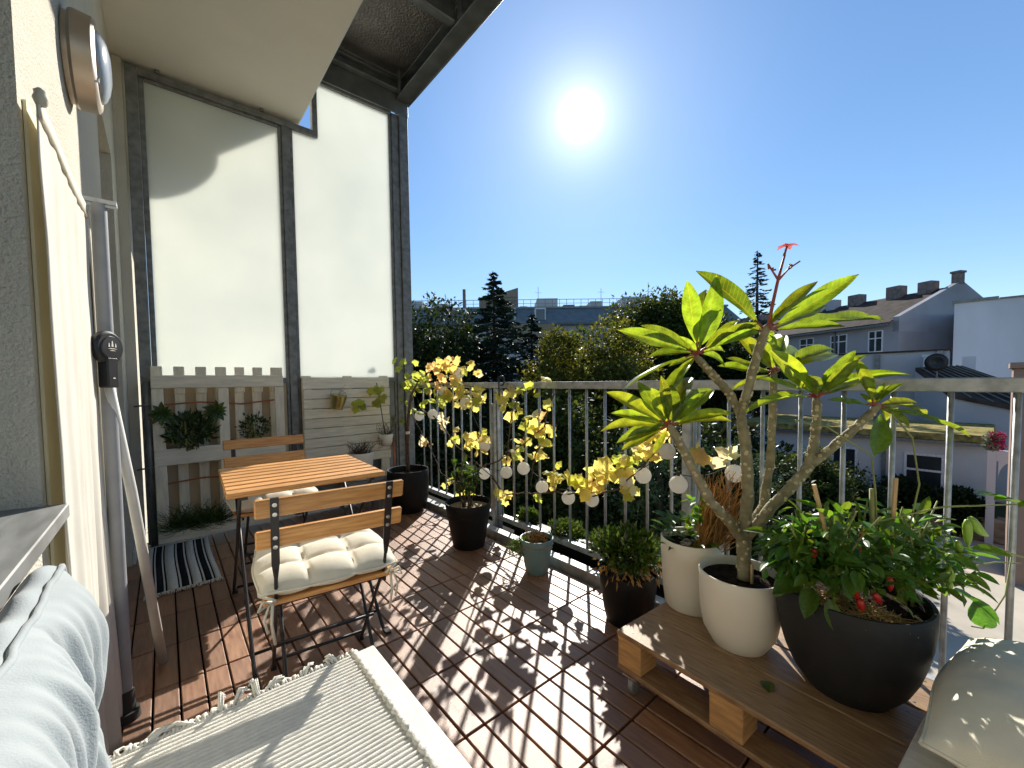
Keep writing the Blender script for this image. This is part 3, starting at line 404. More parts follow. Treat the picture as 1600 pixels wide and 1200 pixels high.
# ------------------------------------------------------------------ ceiling: plastered slab and the steel balcony overhead
b = MB(); b.box(XW-0.3, 0.955, -4, 8, 3.31, 4.02)
tag(b.build('plastered_slab', 'soffit', bevel=0.01), 'smooth pale plastered slab forming the ceiling over the balcony', 'ceiling')
ub = thing('upper_balcony', 'dark steel balcony frame and sheet floor overhead, reaching toward the sky', 'balcony', (1.45, 1.0, 3.85))
b = MB(); b.box(0.96, 1.95, -3.5, YP-0.02, 4.08, 4.10); b.build('floor_sheet', 'sheet', ub)
def cbeam(b, y, x0, x1):       # channel across
    b.box(x0, x1, y-0.005, y+0.005, 3.86, 4.075); b.box(x0, x1, y+0.006, y+0.07, 3.86, 3.872); b.box(x0, x1, y+0.006, y+0.07, 4.06, 4.075)
b = MB(); b.box(1.94, 1.955, -3.5, YP+0.03, 3.845, 4.13); b.box(1.80, 1.938, -3.5, YP-0.06, 3.845, 3.86); b.box(1.86, 1.938, -3.5, YP-0.06, 4.058, 4.072)
b.build('edge_beam', 'steel_dark', ub, bevel=0.003)
for y in (2.72, 1.2, -0.3, -1.8):
    b = MB(); cbeam(b, y, 0.965, 1.79); b.build('cross_beam', 'steel_dark', ub, bevel=0.003)
b = MB(); b.box(0.965, 1.93, YP-0.055, YP-0.04, 3.72, 4.07); b.box(0.965, 1.93, YP-0.12, YP-0.056, 3.90, 3.915); b.box(0.965, 1.93, YP-0.10, YP-0.056, 4.0, 4.012)
b.build('end_beam', 'steel_dark', ub, bevel=0.003)
b = MB()
for y in (2.66, YP-0.15): b.box(1.79, 1.80, y-0.03, y+0.03, 3.862, 4.05)
b.build('bracket_plates', 'steel_dark', ub)

# ------------------------------------------------------------------ privacy screen
ps = thing('privacy_screen', 'tall frosted glass privacy screen in a galvanised steel frame', 'screen', (0.9, YP, 0))
def bars(name, boxes, m='frame', parent=None):
    b = MB()
    for q in boxes: b.box(*q)
    return b.build(name, m, parent or ps, bevel=0.003)
y0, y1 = YP-0.03, YP+0.03
bars('post', [(-0.125, -0.062, y0-0.01, y1, 0, 3.285), (-0.06, -0.03, y0+0.012, y1-0.012, 0.03, 3.225)])
bars('post', [(0.808, 0.868, y0, y1, 0, 3.235), (0.784, 0.806, y0+0.012, y1-0.012, 0.03, 3.225), (0.870, 0.892, y0+0.012, y1-0.012, 0.03, 3.225)])
bars('post', [(1.835, 1.925, y0-0.02, y1+0.02, 0, 3.84), (1.765, 1.832, y0, y1, 0, 3.72), (1.740, 1.763, y0+0.012, y1-0.012, 0.03, 3.70)])
bars('rail', [(-0.06, 1.045, y0, y1, 3.237, 3.287), (-0.028, 0.782, y0+0.012, y1-0.012, 3.212, 3.235)])
bars('rail', [(1.047, 1.09, y0, y1, 3.237, 3.72)])
bars('rail', [(1.092, 1.763, y0, y1, 3.702, 3.76)])
bars('rail', [(-0.028, 0.782, y0, y1, 1.13, 1.17)]); bars('rail', [(0.894, 1.738, y0, y1, 1.13, 1.17)])
bars('rail', [(-0.028, 0.782, y0, y1, 0.03, 0.07)]); bars('rail', [(0.894, 1.738, y0, y1, 0.03, 0.07)])
bars('clip', [(0.03, 0.055, y0-0.012, y1, 3.288, 3.308)]); bars('clip', [(0.66, 0.685, y0-0.012, y1, 3.288, 3.308)])
g0, g1 = YP-0.006, YP+0.006
b = MB(); b.box(-0.029, 0.783, g0, g1, 1.172, 3.211); b.build('frosted_panel', 'frosted', ps)
for q, m_ in (((-0.029, 0.783, 0.072, 1.128), 'plyback'), ((0.893, 1.739, 0.072, 1.128), 'steel_dark')):
    b = MB(); b.box(q[0], q[1], g0, g1, q[2], q[3]); b.build('infill_sheet', m_, ps)
b = MB(); out = [(0.893, 1.172), (1.739, 1.172), (1.739, 3.701), (1.091, 3.701), (1.091, 3.236), (0.893, 3.236)]
n = len(out); b.add([(x, g0, z) for x, z in out]+[(x, g1, z) for x, z in out], [tuple(range(n)), tuple(range(2*n-1, n-1, -1))]+[(i, (i+1) % n+0, n+(i+1) % n, n+i)[::-1] for i in range(n)])
b.build('frosted_panel', 'frosted', ps)
# round lamp hung under the neighbouring slab: only its shadow is seen on the panel
b = MB(); c = Vector((0.06, YP, 2.68))+SUND*0.55
b.lathe([(0.001, -0.2)]+[(0.2*math.sin(a), -0.2*math.cos(a)) for a in [math.pi*k/14 for k in range(1, 14)]]+[(0.001, 0.2)], c, 28)
b.tube([(c.x, c.y, c.z+0.19), (c.x, c.y, 3.31)], 0.008)
tag(b.build('pendant_lantern', 'globe', smooth=True), 'round lantern behind the frosted glass, seen as a curved shadow', 'lantern')

# ------------------------------------------------------------------ railing
rl = thing('railing', 'galvanised steel balcony railing with thin upright bars along the right', 'railing', (1.95, 1.2, 0))
RX = 1.95
bars('handrail', [(RX-0.022, RX+0.022, -2.5, 3.80, 1.068, 1.113)], 'galv', parent=rl)
bars('bottom_rail', [(RX-0.025, RX+0.025, -2.5, 3.80, 0.055, 0.092)], 'kerb', parent=rl)
bal = MB(); bal.tube([(0, 0, 0), (0, 0, 0.974)], 0.0085, 8); bal_me = bal.mesh('baluster', True); bal_me.materials.append(M['galv'])
y = -0.028-0.14*8; k = 0
while y < 3.78:
    if min(abs(y-p) for p in (2.46, 0.95, -0.55)) > 0.03: inst('baluster', bal_me, (RX, y, 0.093), rl)
    y += 0.1372
for y in (2.47, 0.95, -0.55):
    b = MB(); b.box(RX-0.02, RX+0.02, y-0.024, y+0.024, -0.2, 1.067); b.box(RX-0.05, RX-0.026, y-0.02, y+0.02, 0.0, 0.95); b.build('post', 'galv', rl, bevel=0.003)
# small wrought scroll hook over the rail
b = MB(); pts = [(1.915, 2.40, 0.93), (1.912, 2.40, 1.10)]
pts += [(1.915, 2.40-0.03+0.03*math.cos(a), 1.125+0.035*math.sin(a)) for a in [i*0.45 for i in range(12)]]
b.tube(pts, 0.006, 6); tag(b.build('scroll_hook', 'blackm', smooth=True), 'small curled iron hook hung over the handrail beside the post', 'hook')

# ------------------------------------------------------------------ cream pallet fence with planting pockets
pf = thing('pallet_planter', 'cream painted upright pallet with notched top holding dark green herbs', 'planter', (0.33, 3.72, 0))
def plank(x0, x1, y0, y1, z0, z1, m='fence', name='slat', parent=None, rot=0.0):
    b = MB(); b.box(x0, x1, y0, y1, z0, z1); o = b.build(name, m, parent or pf, bevel=0.004); return o
yf = 3.70
for (a, c) in ((-0.07, -0.005), (0.30, 0.365), (0.668, 0.732)): plank(a, c, yf, yf+0.02, 0.135, 1.095, name='stile')
plank(-0.07, 0.732, yf-0.001, yf+0.019, 1.10, 1.19, 'fence_h', 'cross_board')
plank(-0.07, 0.732, yf-0.004, yf+0.018, 0.562, 0.678, 'fence_h', 'cross_board')
plank(-0.07, 0.732, yf-0.001, yf+0.019, 0.022, 0.13, 'fence_h', 'cross_board')
for (a, c) in ((-0.068, -0.006), (0.053, 0.113), (0.175, 0.238), (0.291, 0.358), (0.411, 0.472), (0.527, 0.591), (0.648, 0.731)):
    plank(a, c, yf+0.0195, yf+0.040, 1.06, 1.252)
    plank(a, c, yf+0.088, yf+0.105, 0.03, 1.12)
for (za, zb) in ((0.57, 0.66), (0.03, 0.12), (1.10, 1.18)):
    for (a, c) in ((-0.07, 0.0), (0.29, 0.37), (0.66, 0.732)): plank(a, c, yf+0.042, yf+0.086, za, zb, name='block')
b = MB(); b.box(-0.06, 0.72, yf+0.041, yf+0.087, 0.60, 0.672); b.build('soil', 'soil', pf)
b = MB(); b.box(-0.06, 0.72, yf+0.041, yf+0.087, 0.05, 0.125); b.build('soil', 'soil', pf)
for z in (0.98, 0.42):
    b = MB(); b.tube([(-0.12, 3.75, z), (0.2, yf+0.075, z+0.015), (0.45, yf+0.078, z-0.01), (0.74, 3.76, z+0.02)], 0.006, 6); b.build('wire', 'terra', pf)
# cream panel of horizontal planks
pp = thing('plank_panel', 'cream painted panel of horizontal planks behind the bistro table', 'panel', (1.27, 3.77, 0))
for (a, c) in ((0.885, 0.962), (1.225, 1.305), (1.562, 1.645)):
    b = MB(); b.box(a, c, 3.782, 3.80, 0.22, 1.186); b.build('batten', 'fence', pp, bevel=0.003)
z = 1.172
b = MB(); b.box(0.888, 1.648, 3.762, 3.7815, z-0.098, z); b.build('plank', 'fence_h', pp, bevel=0.003); z -= 0.1035
for i in range(8):
    b = MB(); b.box(0.89+rv(0.003), 1.65+rv(0.004), 3.762+rv(0.001), 3.7815, z-0.0795, z); b.build('plank', 'fence_h', pp, bevel=0.003); z -= 0.0845
# grey pipe at the left of the pallet
b = MB(); b.tube([(-0.09, 3.745, 0.0), (-0.09, 3.745, 1.15)], 0.02, 12)
for z in (0.98, 0.55): b.tube([(-0.16, 3.73, z), (-0.08, 3.715, z+0.01), (-0.06, 3.74, z+0.01)], 0.006, 6)
tag(b.build('downpipe', 'steel_dark', smooth=True), 'slim dark downpipe with clamps beside the cream pallet', 'pipe')

# ------------------------------------------------------------------ round wall lamp
wl = thing('wall_lamp', 'round bulkhead lamp with satin metal ring high on the plastered wall', 'lamp', (XW, 1.86, 2.125))
TX = Matrix.Rotation(R(90), 3, 'Y')
c = (XW+0.002, 1.86, 2.125)
b = MB(); b.lathe([(0.001, 0.0), (0.122, 0.0), (0.122, 0.012), (0.130, 0.013), (0.134, 0.02), (0.130, 0.062), (0.122, 0.068), (0.100, 0.069), (0.100, 0.05)], c, 48, TX); b.build('ring', 'lamp_metal', wl, True, sharp=35)
b = MB(); b.lathe([(0.0995, 0.052), (0.0995, 0.07), (0.092, 0.080), (0.07, 0.090), (0.04, 0.096), (0.001, 0.098)], c, 48, TX); b.build('glass_dome', 'lamp_glass', wl, True)
b = MB(); b.lathe([(0.007, 0.0695), (0.007, 0.073), (0.001, 0.073)], (c[0], c[1]-0.078, c[2]-0.078), 12, TX); b.build('screw', 'bolt', wl)

# ------------------------------------------------------------------ cloth screen on the wall, its pole and a leaning pole
cs = thing('cloth_screen', 'white fabric screen hanging along the wall from a slanting top hem', 'screen', (-0.14, 1.6, 0))
def cloth(u, v):
    y = 1.20+u*0.64; z = 1.65*(1-v)+0.015
    f = 0.0015+v*v*0.016
    x = -0.166+0.006*math.sin(u*9)*v+0.0025*noise.noise(Vector((u*6, v*9, 2)))+f*math.sin(u*31+v*2)*0.8+f*0.5*math.sin(u*57+1)
    return (x, y+0.012*math.sin(v*7)*v, z+0.004*math.sin(u*8))
b = MB(); b.grid(cloth, 90, 50); b.build('cloth', 'white_cloth', cs, True, solid=0.0025)
b = MB(); b.grid(lambda u, v: (-0.163, 1.195+u*0.645, 1.672-0.036*v+0.004*math.sin(u*8)), 30, 1); b.build('hem', 'canvas', cs, True, solid=0.005)
b = MB(); b.grid(lambda u, v: (-0.164+0.008*v*math.sin(u*20), 1.90+u*(0.46-0.03*math.sin(v*6)), 1.63-0.08*u-v*(1.58-0.08*u)), 30, 20); b.build('cloth', 'white_cloth', cs, True, solid=0.0025)
b = MB(); b.box(XW+0.001, XW+0.006, 1.235, 1.37, 0.03, 1.68); b.build('edge_tape', 'yellow_strip', cs)
b = MB(); b.lathe([(0.002, -0.016), (0.008, -0.014), (0.012, -0.003), (0.009, 0.006), (0.010, 0.012), (0.004, 0.018), (0.001, 0.019)], (-0.16, 1.20, 1.675), 9); b.build('knot', 'canvas', cs, True)
po = thing('screen_pole', 'grey upright pole with black foot holding the white fabric screen', 'pole', (-0.115, 1.98, 0))
b = MB(); b.tube([(-0.138, 1.862, 0.08), (-0.138, 1.862, 1.70)], 0.02, 14); b.build('shaft', 'grey_pole', po, True, sharp=40)
b = MB(); b.tube([(-0.138, 1.862, 0.0), (-0.138, 1.862, 0.03), (-0.138, 1.862, 0.031), (-0.138, 1.862, 0.10)], [0.038, 0.036, 0.026, 0.024], 14); b.build('foot', 'rubber', po, True, sharp=40)
b = MB(); b.box(-0.17, -0.095, 1.845, 1.88, 1.70, 1.713); b.box(-0.17, -0.095, 1.85, 1.853, 1.69, 1.6995); b.build('bracket', 'galv', po)
lp = thing('leaning_pole', 'pale slim pole with black disc handle leaning against the wall', 'pole', (-0.045, 2.13, 0))
b = MB(); b.tube([(-0.045, 2.13, 0.012), (-0.10, 1.94, 0.75), (-0.137, 1.83, 1.15)], [0.016, 0.015, 0.013], 10); b.build('shaft', 'pale_pole', lp, True)
TD = Matrix.Rotation(R(90), 3, 'Y') ; cc = (-0.132, 1.80, 1.24)
TD = basis((0, 0, 1), (0.9, -0.6, 0.0))
b = MB(); b.lathe([(0.001, -0.012), (0.045, -0.012), (0.052, -0.006), (0.052, 0.006), (0.045, 0.012), (0.036, 0.012), (0.034, 0.015), (0.001, 0.016)], cc, 30, TD); b.build('disc', 'blackm', lp, True, sharp=35)
b = MB(); b.box(-0.02, 0.02, -0.125, -0.03, -0.016, 0.016, Matrix.Translation(cc) @ TD.to_4x4()); b.build('clamp', 'blackm', lp, bevel=0.004)
mk = MB(); Tm = Matrix.Translation(cc) @ TD.to_4x4()
for (x, y, hx, hy) in ((0.0, 0.012, 0.004, 0.009), (-0.012, 0.008, 0.003, 0.006), (0.012, 0.008, 0.003, 0.006), (0, -0.003, 0.018, 0.0012), (0.0, -0.009, 0.012, 0.001), (0, -0.095, 0.006, 0.002)):
    z = 0.0165 if y > -0.05 else 0.0172
    mk.add([Tm @ Vector(p) for p in ((x-hx, y-hy, z), (x+hx, y-hy, z), (x+hx*0.4, y+hy, z), (x-hx*0.4, y+hy, z))], [(0, 1, 2, 3)])
mk.build('emblem', 'white_pot', lp)
# ================================================================== FURNITURE
def cushion_fn(w, d, h, nt, tuft=0.6):
    def puff(u, v):
        e = (1-abs(2*u-1)**5)**0.5*(1-abs(2*v-1)**5)**0.5 if 0 < u < 1 and 0 < v < 1 else 0
        s = (abs(math.sin(nt*math.pi*u))**0.45)*(abs(math.sin(nt*math.pi*v))**0.45)
        return h*e*((1-tuft)+tuft*s)
    return puff
def cushion(name, w, d, h, nt, m, parent, org, n=42, tuft=0.55, ties=True):
    """tufted pad, local space, lying on z=org.z"""
    p = cushion_fn(w, d, h, nt, tuft); b = MB()
    wob = lambda u, v: 0.006*noise.noise(Vector((u*5+org[0]*9, v*5, 3)))
    b.grid(lambda u, v: (org[0]+(u-0.5)*w*(1-0.03*math.cos(6.28*v)), org[1]+(v-0.5)*d*(1-0.03*math.cos(6.28*u)), org[2]+0.03+p(u, v)+wob(u, v)), n, n)
    b.grid(lambda v, u: (org[0]+(u-0.5)*w*(1-0.03*math.cos(6.28*v)), org[1]+(v-0.5)*d*(1-0.03*math.cos(6.28*u)), org[2]+0.03-min(0.03, p(u, v)*0.8)+wob(u, v)), n, n)
    c = b.build(name, m, parent, True)
    e = MB(); k = 24
    ring = [(org[0]+(u-0.5)*w*(1-0.03*math.cos(6.28*v)), org[1]+(v-0.5)*d*(1-0.03*math.cos(6.28*u)), org[2]+0.03+wob(u, v))
            for u, v in [(i/k, 0) for i in range(k)]+[(1, i/k) for i in range(k)]+[(1-i/k, 1) for i in range(k)]+[(0, 1-i/k) for i in range(k+1)]]
    e.tube(ring, 0.004, 6); e.build('piping', m, c, True)
    return c
def make_chair(loc, rz, label):
    t = local('folding_chair', loc, rz, label, 'chair', 'folding bistro chairs')
    hw = 0.2
    for s in (-1, 1):
        b = MB(); x = s*(hw-0.035)
        top = Vector((x, -0.275, 0.795)); mid = Vector((x, -0.215, 0.565)); low = Vector((x, -0.185, 0.475)); ft = Vector((x, 0.215, 0.0))
        Tm = Matrix.Translation(mid) @ basis(top-mid, (0, -1, 0.2)).to_4x4()
        b.box(-0.011, 0.011, 0.02, (top-mid).length, -0.0025, 0.0025, Tm)
        b.add([Tm @ Vector(p) for p in ((-0.011, 0.0201, -0.0025), (0.011, 0.0201, -0.0025), (0.011, 0.0201, 0.0025), (-0.011, 0.0201, 0.0025), (-0.005, -0.035, -0.004), (0.005, -0.035, -0.004), (0.005, -0.035, 0.004), (-0.005, -0.035, 0.004))], [(0, 1, 5, 4), (1, 2, 6, 5), (2, 3, 7, 6), (3, 0, 4, 7)])
        b.tube([mid+Vector((0, 0, 0.0)), low, low+(ft-low)*0.5, ft], [0.005, 0.0062, 0.0065, 0.007], 8)
        o = b.build('back_post', 'blackm', t)
        q = MB()
        for zz in (0.775, 0.745, 0.67, 0.64):
            pz = mid+(top-mid)*((zz-0.565)/0.23); nrm = (Tm.to_3x3() @ Vector((0, 0, 1)))
            q.lathe([(0.001, 0.0), (0.0065, 0.0), (0.0065, 0.002), (0.001, 0.003)], pz+nrm*0.003, 10, Tm.to_3x3())
        q.build('bolt', 'bolt', o)
        b = MB(); b.tube([(x*0.86, 0.18, 0.432), (x*0.86, -0.02, 0.21), (x*0.86, -0.22, 0.0)], 0.0065, 8); b.build('leg', 'blackm', t, True)
        b = MB(); b.box(x-0.004, x+0.004, -0.19, 0.2, 0.425, 0.438); b.build('seat_rail', 'blackm', t)
    for (y, z, sc) in ((0.16, 0.065, 1), (-0.165, 0.062, 0.86), (-0.02, 0.225, 1.0), (-0.18, 0.44, 1.0)):
        b = MB(); x = (hw-0.035)*sc; b.tube([(-x, y, z), (x, y, z)], 0.006, 8); b.build('cross_bar', 'blackm', t, True)
    for s in (-1, 1):
        b = MB(); x = s*(hw-0.035); b.box(x-0.01, x+0.01, 0.2, 0.235, 0.0, 0.012); b.build('foot', 'rubber', t)
    for (z0, z1) in ((0.733, 0.789), (0.633, 0.690)):
        b = MB(); ya = lambda z: -0.215-0.06*((z-0.565)/0.23)
        x = 0.215
        b.add([(-x, ya(z0)+0.004, z0), (x, ya(z0)+0.004, z0), (x, ya(z1)+0.004, z1), (-x, ya(z1)+0.004, z1), (-x, ya(z0)+0.022, z0+0.002), (x, ya(z0)+0.022, z0+0.002), (x, ya(z1)+0.022, z1+0.003), (-x, ya(z1)+0.022, z1+0.003)],
              [(0, 1, 2, 3), (7, 6, 5, 4), (0, 4, 5, 1), (1, 5, 6, 2), (2, 6, 7, 3), (3, 7, 4, 0)])
        b.build('back_slat', 'acacia', t, bevel=0.004)
    for i in range(6):
        b = MB(); y = -0.16+i*0.066; b.box(-0.2, 0.2, y-0.028, y+0.028, 0.439, 0.455); b.build('seat_slat', 'acacia', t, bevel=0.003)
    return t
def pad(loc, rz, label):
    c = local('seat_cushion', loc, rz, label, 'cushion', 'cream tufted seat cushions')
    cushion('pad', 0.43, 0.43, 0.052, 3, 'canvas', c, (0, 0.0, 0))
    for s in (-1, 1):
        b = MB(); x = s*0.205
        b.tube([(x, -0.20, 0.025), (x*0.86, -0.225, 0.02), (x*0.80, -0.215, 0.005), (x*0.9, -0.205, 0.01), (x*0.86, -0.235, 0.005), (x*0.88, -0.235, -0.05), (x*0.84, -0.225, -0.12)], 0.0045, 6)
        b.tube([(x*0.86, -0.232, 0.015), (x*0.98, -0.25, 0.03), (x*1.04, -0.24, 0.0), (x*0.9, -0.235, 0.01), (x*0.97, -0.24, -0.03), (x*0.93, -0.235, -0.075)], 0.004, 6)
        b.build('tie', 'canvas', c, True)
    return c
CH1 = ((0.425, 1.575, 0.0), R(-7)); CH2 = ((0.455, 2.66, 0.0), R(178))
make_chair(CH1[0], CH1[1], 'wooden slat folding chair in front of the table, its back to the camera')
make_chair(CH2[0], CH2[1], 'wooden slat folding chair behind the table, facing the camera')
pad((0.425, 1.585, 0.4555), CH1[1], 'cream tufted cushion tied onto the nearer folding chair')
pad((0.455, 2.655, 0.4555), CH2[1], 'cream tufted cushion on the far chair, partly hidden under the table')

tb = local('bistro_table', (0.485, 2.165, 0), R(-2.5), 'small bistro table with slatted wooden top and thin black folding legs', 'table')
hx, hy = 0.31, 0.31
n = 8; pw = 2*hy/n
for i in range(n):
    y = -hy+pw*(i+0.5); b = MB(); b.box(-hx, hx, y-pw/2+0.0075, y+pw/2-0.0075, 0.681, 0.702); b.build('slat', 'acacia', tb, bevel=0.004)
for s in (-1, 1):
    b = MB(); b.box(s*0.25-0.012, s*0.25+0.012, -hy+0.02, hy-0.02, 0.667, 0.680); b.build('top_rail', 'blackm', tb)
    b = MB(); x = s*0.262; b.tube([(x, -0.24, 0.666), (x, 0.05, 0.33), (x, 0.40, 0.03), (x, 0.43, 0.008)], 0.0075, 8); b.build('leg', 'blackm', tb, True)
    b = MB(); x = s*0.247; b.tube([(x, 0.24, 0.666), (x, -0.05, 0.33), (x, -0.37, 0.03), (x, -0.40, 0.008)], 0.0075, 8); b.build('leg', 'blackm', tb, True)
    for y in (0.445, -0.415):
        b = MB(); x = s*0.255; b.box(x-0.012, x+0.012, y-0.025, y+0.02, 0.0, 0.014); b.build('foot', 'rubber', tb)
for (y, z) in ((0.36, 0.06), (-0.33, 0.065), (0.0, 0.345), (0.2, 0.62)):
    b = MB(); b.tube([(-0.25, y, z), (0.25, y, z)], 0.0065, 8); b.build('cross_bar', 'blackm', tb, True)

# ------------------------------------------------------------------ striped rug by the wall
rg = thing('striped_rug', 'small black and white striped rug with fringe lying by the wall', 'rug', (0.04, 3.28, 0))
ra, rb_, y0, y1 = -0.125, 0.205, 2.865, 3.69
stripes = [(0.0, 0.10, 0), (0.10, 0.125, 1), (0.125, 0.145, 0), (0.145, 0.235, 1), (0.235, 0.255, 0), (0.255, 0.28, 1), (0.28, 0.42, 0), (0.42, 0.44, 1), (0.44, 0.465, 0), (0.465, 0.565, 1), (0.565, 0.59, 0), (0.59, 0.612, 1),
           (0.612, 0.735, 0), (0.735, 0.757, 1), (0.757, 0.782, 0), (0.782, 0.875, 1), (0.875, 0.9, 0), (0.9, 0.922, 1), (0.922, 1.0, 0)]
rz = lambda x, y: 0.006+0.003*math.sin(y*9+x*4)
for k, nm in ((0, 'weave'), (1, 'stripe')):
    b = MB()
    for (a, c, t) in stripes:
        if t == k:
            b.grid(lambda u, v: ((lambda x, y: (x+0.006*math.sin(y*5), y, rz(x, y)))(ra+(rb_-ra)*(a+(c-a)*u), y0+(y1-y0)*v)), 2, 30)
    b.build(nm, ('stripe_pale', 'stripe_dark')[k], rg, True, solid=0.004)
for (yy, s) in ((y0, -1), (y1, 1)):
    b = MB()
    for i in range(60):
        x = ra+(rb_-ra)*i/59+0.006*math.sin(yy*5)
        b.tube([(x, yy, 0.008), (x+rv(0.004), yy+s*0.018, 0.013+rv(0.003)), (x+rv(0.008), yy+s*(0.035+rv(0.008)), 0.005)], [0.003, 0.0028, 0.002], 5)
    b.build('fringe', 'cotton', rg, True)

# ------------------------------------------------------------------ white bench with ribbed cotton rug, near left
BZ = 0.35
bn = thing('low_bench', 'low white painted wooden bench at the near left under the ribbed rug', 'bench', (0.14, 0.45, 0))
b = MB(); b.box(0.35, 0.442, -0.6, 1.165, BZ-0.024, BZ-0.001); b.build('plank', 'white_wood', bn, bevel=0.003)
for i in range(5):
    x = -0.15+i*0.1; b = MB(); b.box(x, x+0.095, -0.6, 1.16, BZ-0.024, BZ-0.004); b.build('plank', 'white_wood', bn, bevel=0.003)
for y in (1.06, 0.3, -0.5):
    b = MB(); b.box(-0.15, 0.43, y-0.05, y+0.05, BZ-0.10, BZ-0.025); b.build('bearer', 'white_wood', bn, bevel=0.003)
    for x in (-0.1, 0.36):
        b = MB(); b.box(x-0.045, x+0.045, y-0.045, y+0.045, 0.0, BZ-0.101); b.build('leg', 'white_wood', bn, bevel=0.003)
cr = thing('ribbed_rug', 'white ribbed cotton rug with knotted fringe spread over the low bench', 'rug', (0.12, 0.5, BZ))
RX0, RX1, RY0, RY1 = -0.155, 0.378, -0.1, 1.15
rib = 0.0125
def rugz(u, v):
    x = RX0+(RX1-RX0)*u; y = RY0+(RY1-RY0)*v
    y2 = y+0.005*math.sin(x*7+y*2)+0.002*noise.noise(Vector((x*9, y*9, 0)))
    edge = 0.009 if u < 0.985 else 0.004
    ph = (y/rib)*math.pi
    z = BZ+0.002+0.0055*abs(math.sin(ph))**0.7+0.0009*noise.noise(Vector((x*60, round(y/rib)*3.1, 1)))+0.003*noise.noise(Vector((x*4, y*4, 7)))+0.003
    return (x+0.006*noise.noise(Vector((y*14, 5, u)))*(u > 0.9), y2, z)
b = MB(); b.grid(rugz, 60, 600); b.build('weave', 'cotton', cr, True)
b = MB(); pts = [(RX1+0.002+0.003*math.sin(i*1.9), RY0+(RY1-RY0)*i/160, BZ+0.009+0.004*abs(math.sin(i*1.3))) for i in range(161)]
b.tube(pts, [0.0065+0.0025*abs(math.sin(i*1.57)) for i in range(161)], 7); b.build('edge_cord', 'cotton', cr, True)
b = MB()
for i in range(62):
    x = RX0+(RX1-RX0)*(i+0.5)/62; y = RY1+0.0; l = random.uniform(0.006, 0.022)
    b.tube([(x, y-0.006, BZ+0.008), (x+rv(0.006), y+l*0.5, BZ+0.011+rv(0.004)), (x+rv(0.008), y+l, BZ+0.004+rv(0.004)), (x+0.01+rv(0.006), y+l*0.4, BZ+0.007)], [0.0035, 0.004, 0.0035, 0.003], 5)
b.build('fringe', 'cotton', cr, True)
for (x, dx, dy, dz, ln) in ((0.02, -0.05, 0.01, 0.004, 0.09), (0.075, 0.01, 0.01, 0.03, 0.04), (0.10, 0.03, 0.012, 0.02, 0.035), (0.145, -0.01, 0.012, 0.028, 0.045), (0.17, 0.03, 0.01, 0.006, 0.03), (-0.06, 0.05, 0.01, 0.006, 0.05), (0.25, 0.02, 0.012, 0.006, 0.03), (0.33, -0.02, 0.012, 0.006, 0.03)):
    b = MB(); p0 = Vector((x, RY1, BZ+0.008))
    for s in range(5):
        o = Vector((rv(0.006), rv(0.004), rv(0.004)))
        b.tube([p0+o, p0+Vector((dx*0.5, dy, dz+0.006))+o*1.2, p0+Vector((dx, dy*1.4, dz*0.9))+o*1.6], [0.003, 0.0035, 0.002], 5)
    b.build('tassel', 'cotton', cr, True)

# ------------------------------------------------------------------ pale blue back cushion against the wall
bc = thing('back_cushion', 'pale blue tufted back cushion standing on the bench against the wall', 'cushion', (-0.11, 0.45, BZ))
CY0, CY1, CZ0, CZ1 = 0.02, 0.835, BZ+0.014, 0.868
def bfront(u, v):
    y = CY0+(CY1-CY0)*u; z = CZ0+(CZ1-CZ0)*v
    eu = (1-abs(2*u-1)**7)**0.6 if 0 < u < 1 else 0; ev = (1-abs(2*v-1)**6)**0.6 if 0 < v < 1 else 0
    tuft = (abs(math.sin(2.5*math.pi*u+0.2))**0.4)*(abs(math.sin(1.5*math.pi*v))**0.35)
    pleat = (0.007*math.sin(u*170+2*math.sin(v*4)+5*math.sin(u*9))*6*v**4*(1-v)+0.007*math.sin(u*66+3*math.sin(v*5)+2*math.sin(u*17))*5*v**2*(1-v)*v)+0.004*noise.noise(Vector((u*16, v*5, 1))) + 0.003*math.sin(v*40+u*9)*max(0, u-0.8)*3*(1-u)*5
    x = -0.118+0.058*eu*ev*(0.4+0.6*tuft)+pleat*eu+0.008*noise.noise(Vector((u*9, v*6, 2)))+0.004*noise.noise(Vector((u*26, v*12, 5)))
    return (x, y+0.008*noise.noise(Vector((v*6, u, 9))), z+0.006*noise.noise(Vector((u*9, v, 4))))
b = MB(); b.grid(bfront, 300, 80); 
nfront = len(b.v)
b.grid(lambda v, u: ((lambda p: (-0.157, p[1]*1.0, p[2]-0.012))(bfront(u, v))), 20, 40)
b.grid(lambda u, v: ((lambda p: (p[0]*(1-v)+-0.157*v, p[1], p[2]+0.014*math.sin(math.pi*v)+0.004*math.sin(u*60)*math.sin(math.pi*v)-0.012*v))(bfront(u, 1))), 150, 10)
b.grid(lambda u, v: ((lambda p: (p[0]*(1-v)+-0.157*v, p[1]+0.02*math.sin(math.pi*v), p[2]-0.012*v))(bfront(1, u))), 40, 8)
bo = b.build('pad', 'blue_cloth', bc, True)
b = MB(); b.tube([(p[0], p[1], p[2]+0.002) for p in [bfront(i/100, 1) for i in range(101)]], 0.004, 6); b.build('piping', 'blue_cloth', bo, True)
b = MB(); b.tube([(p[0], p[1]+0.002, p[2]) for p in [bfront(1, i/60) for i in range(61)]], 0.004, 6); b.build('piping', 'blue_cloth', bo, True)

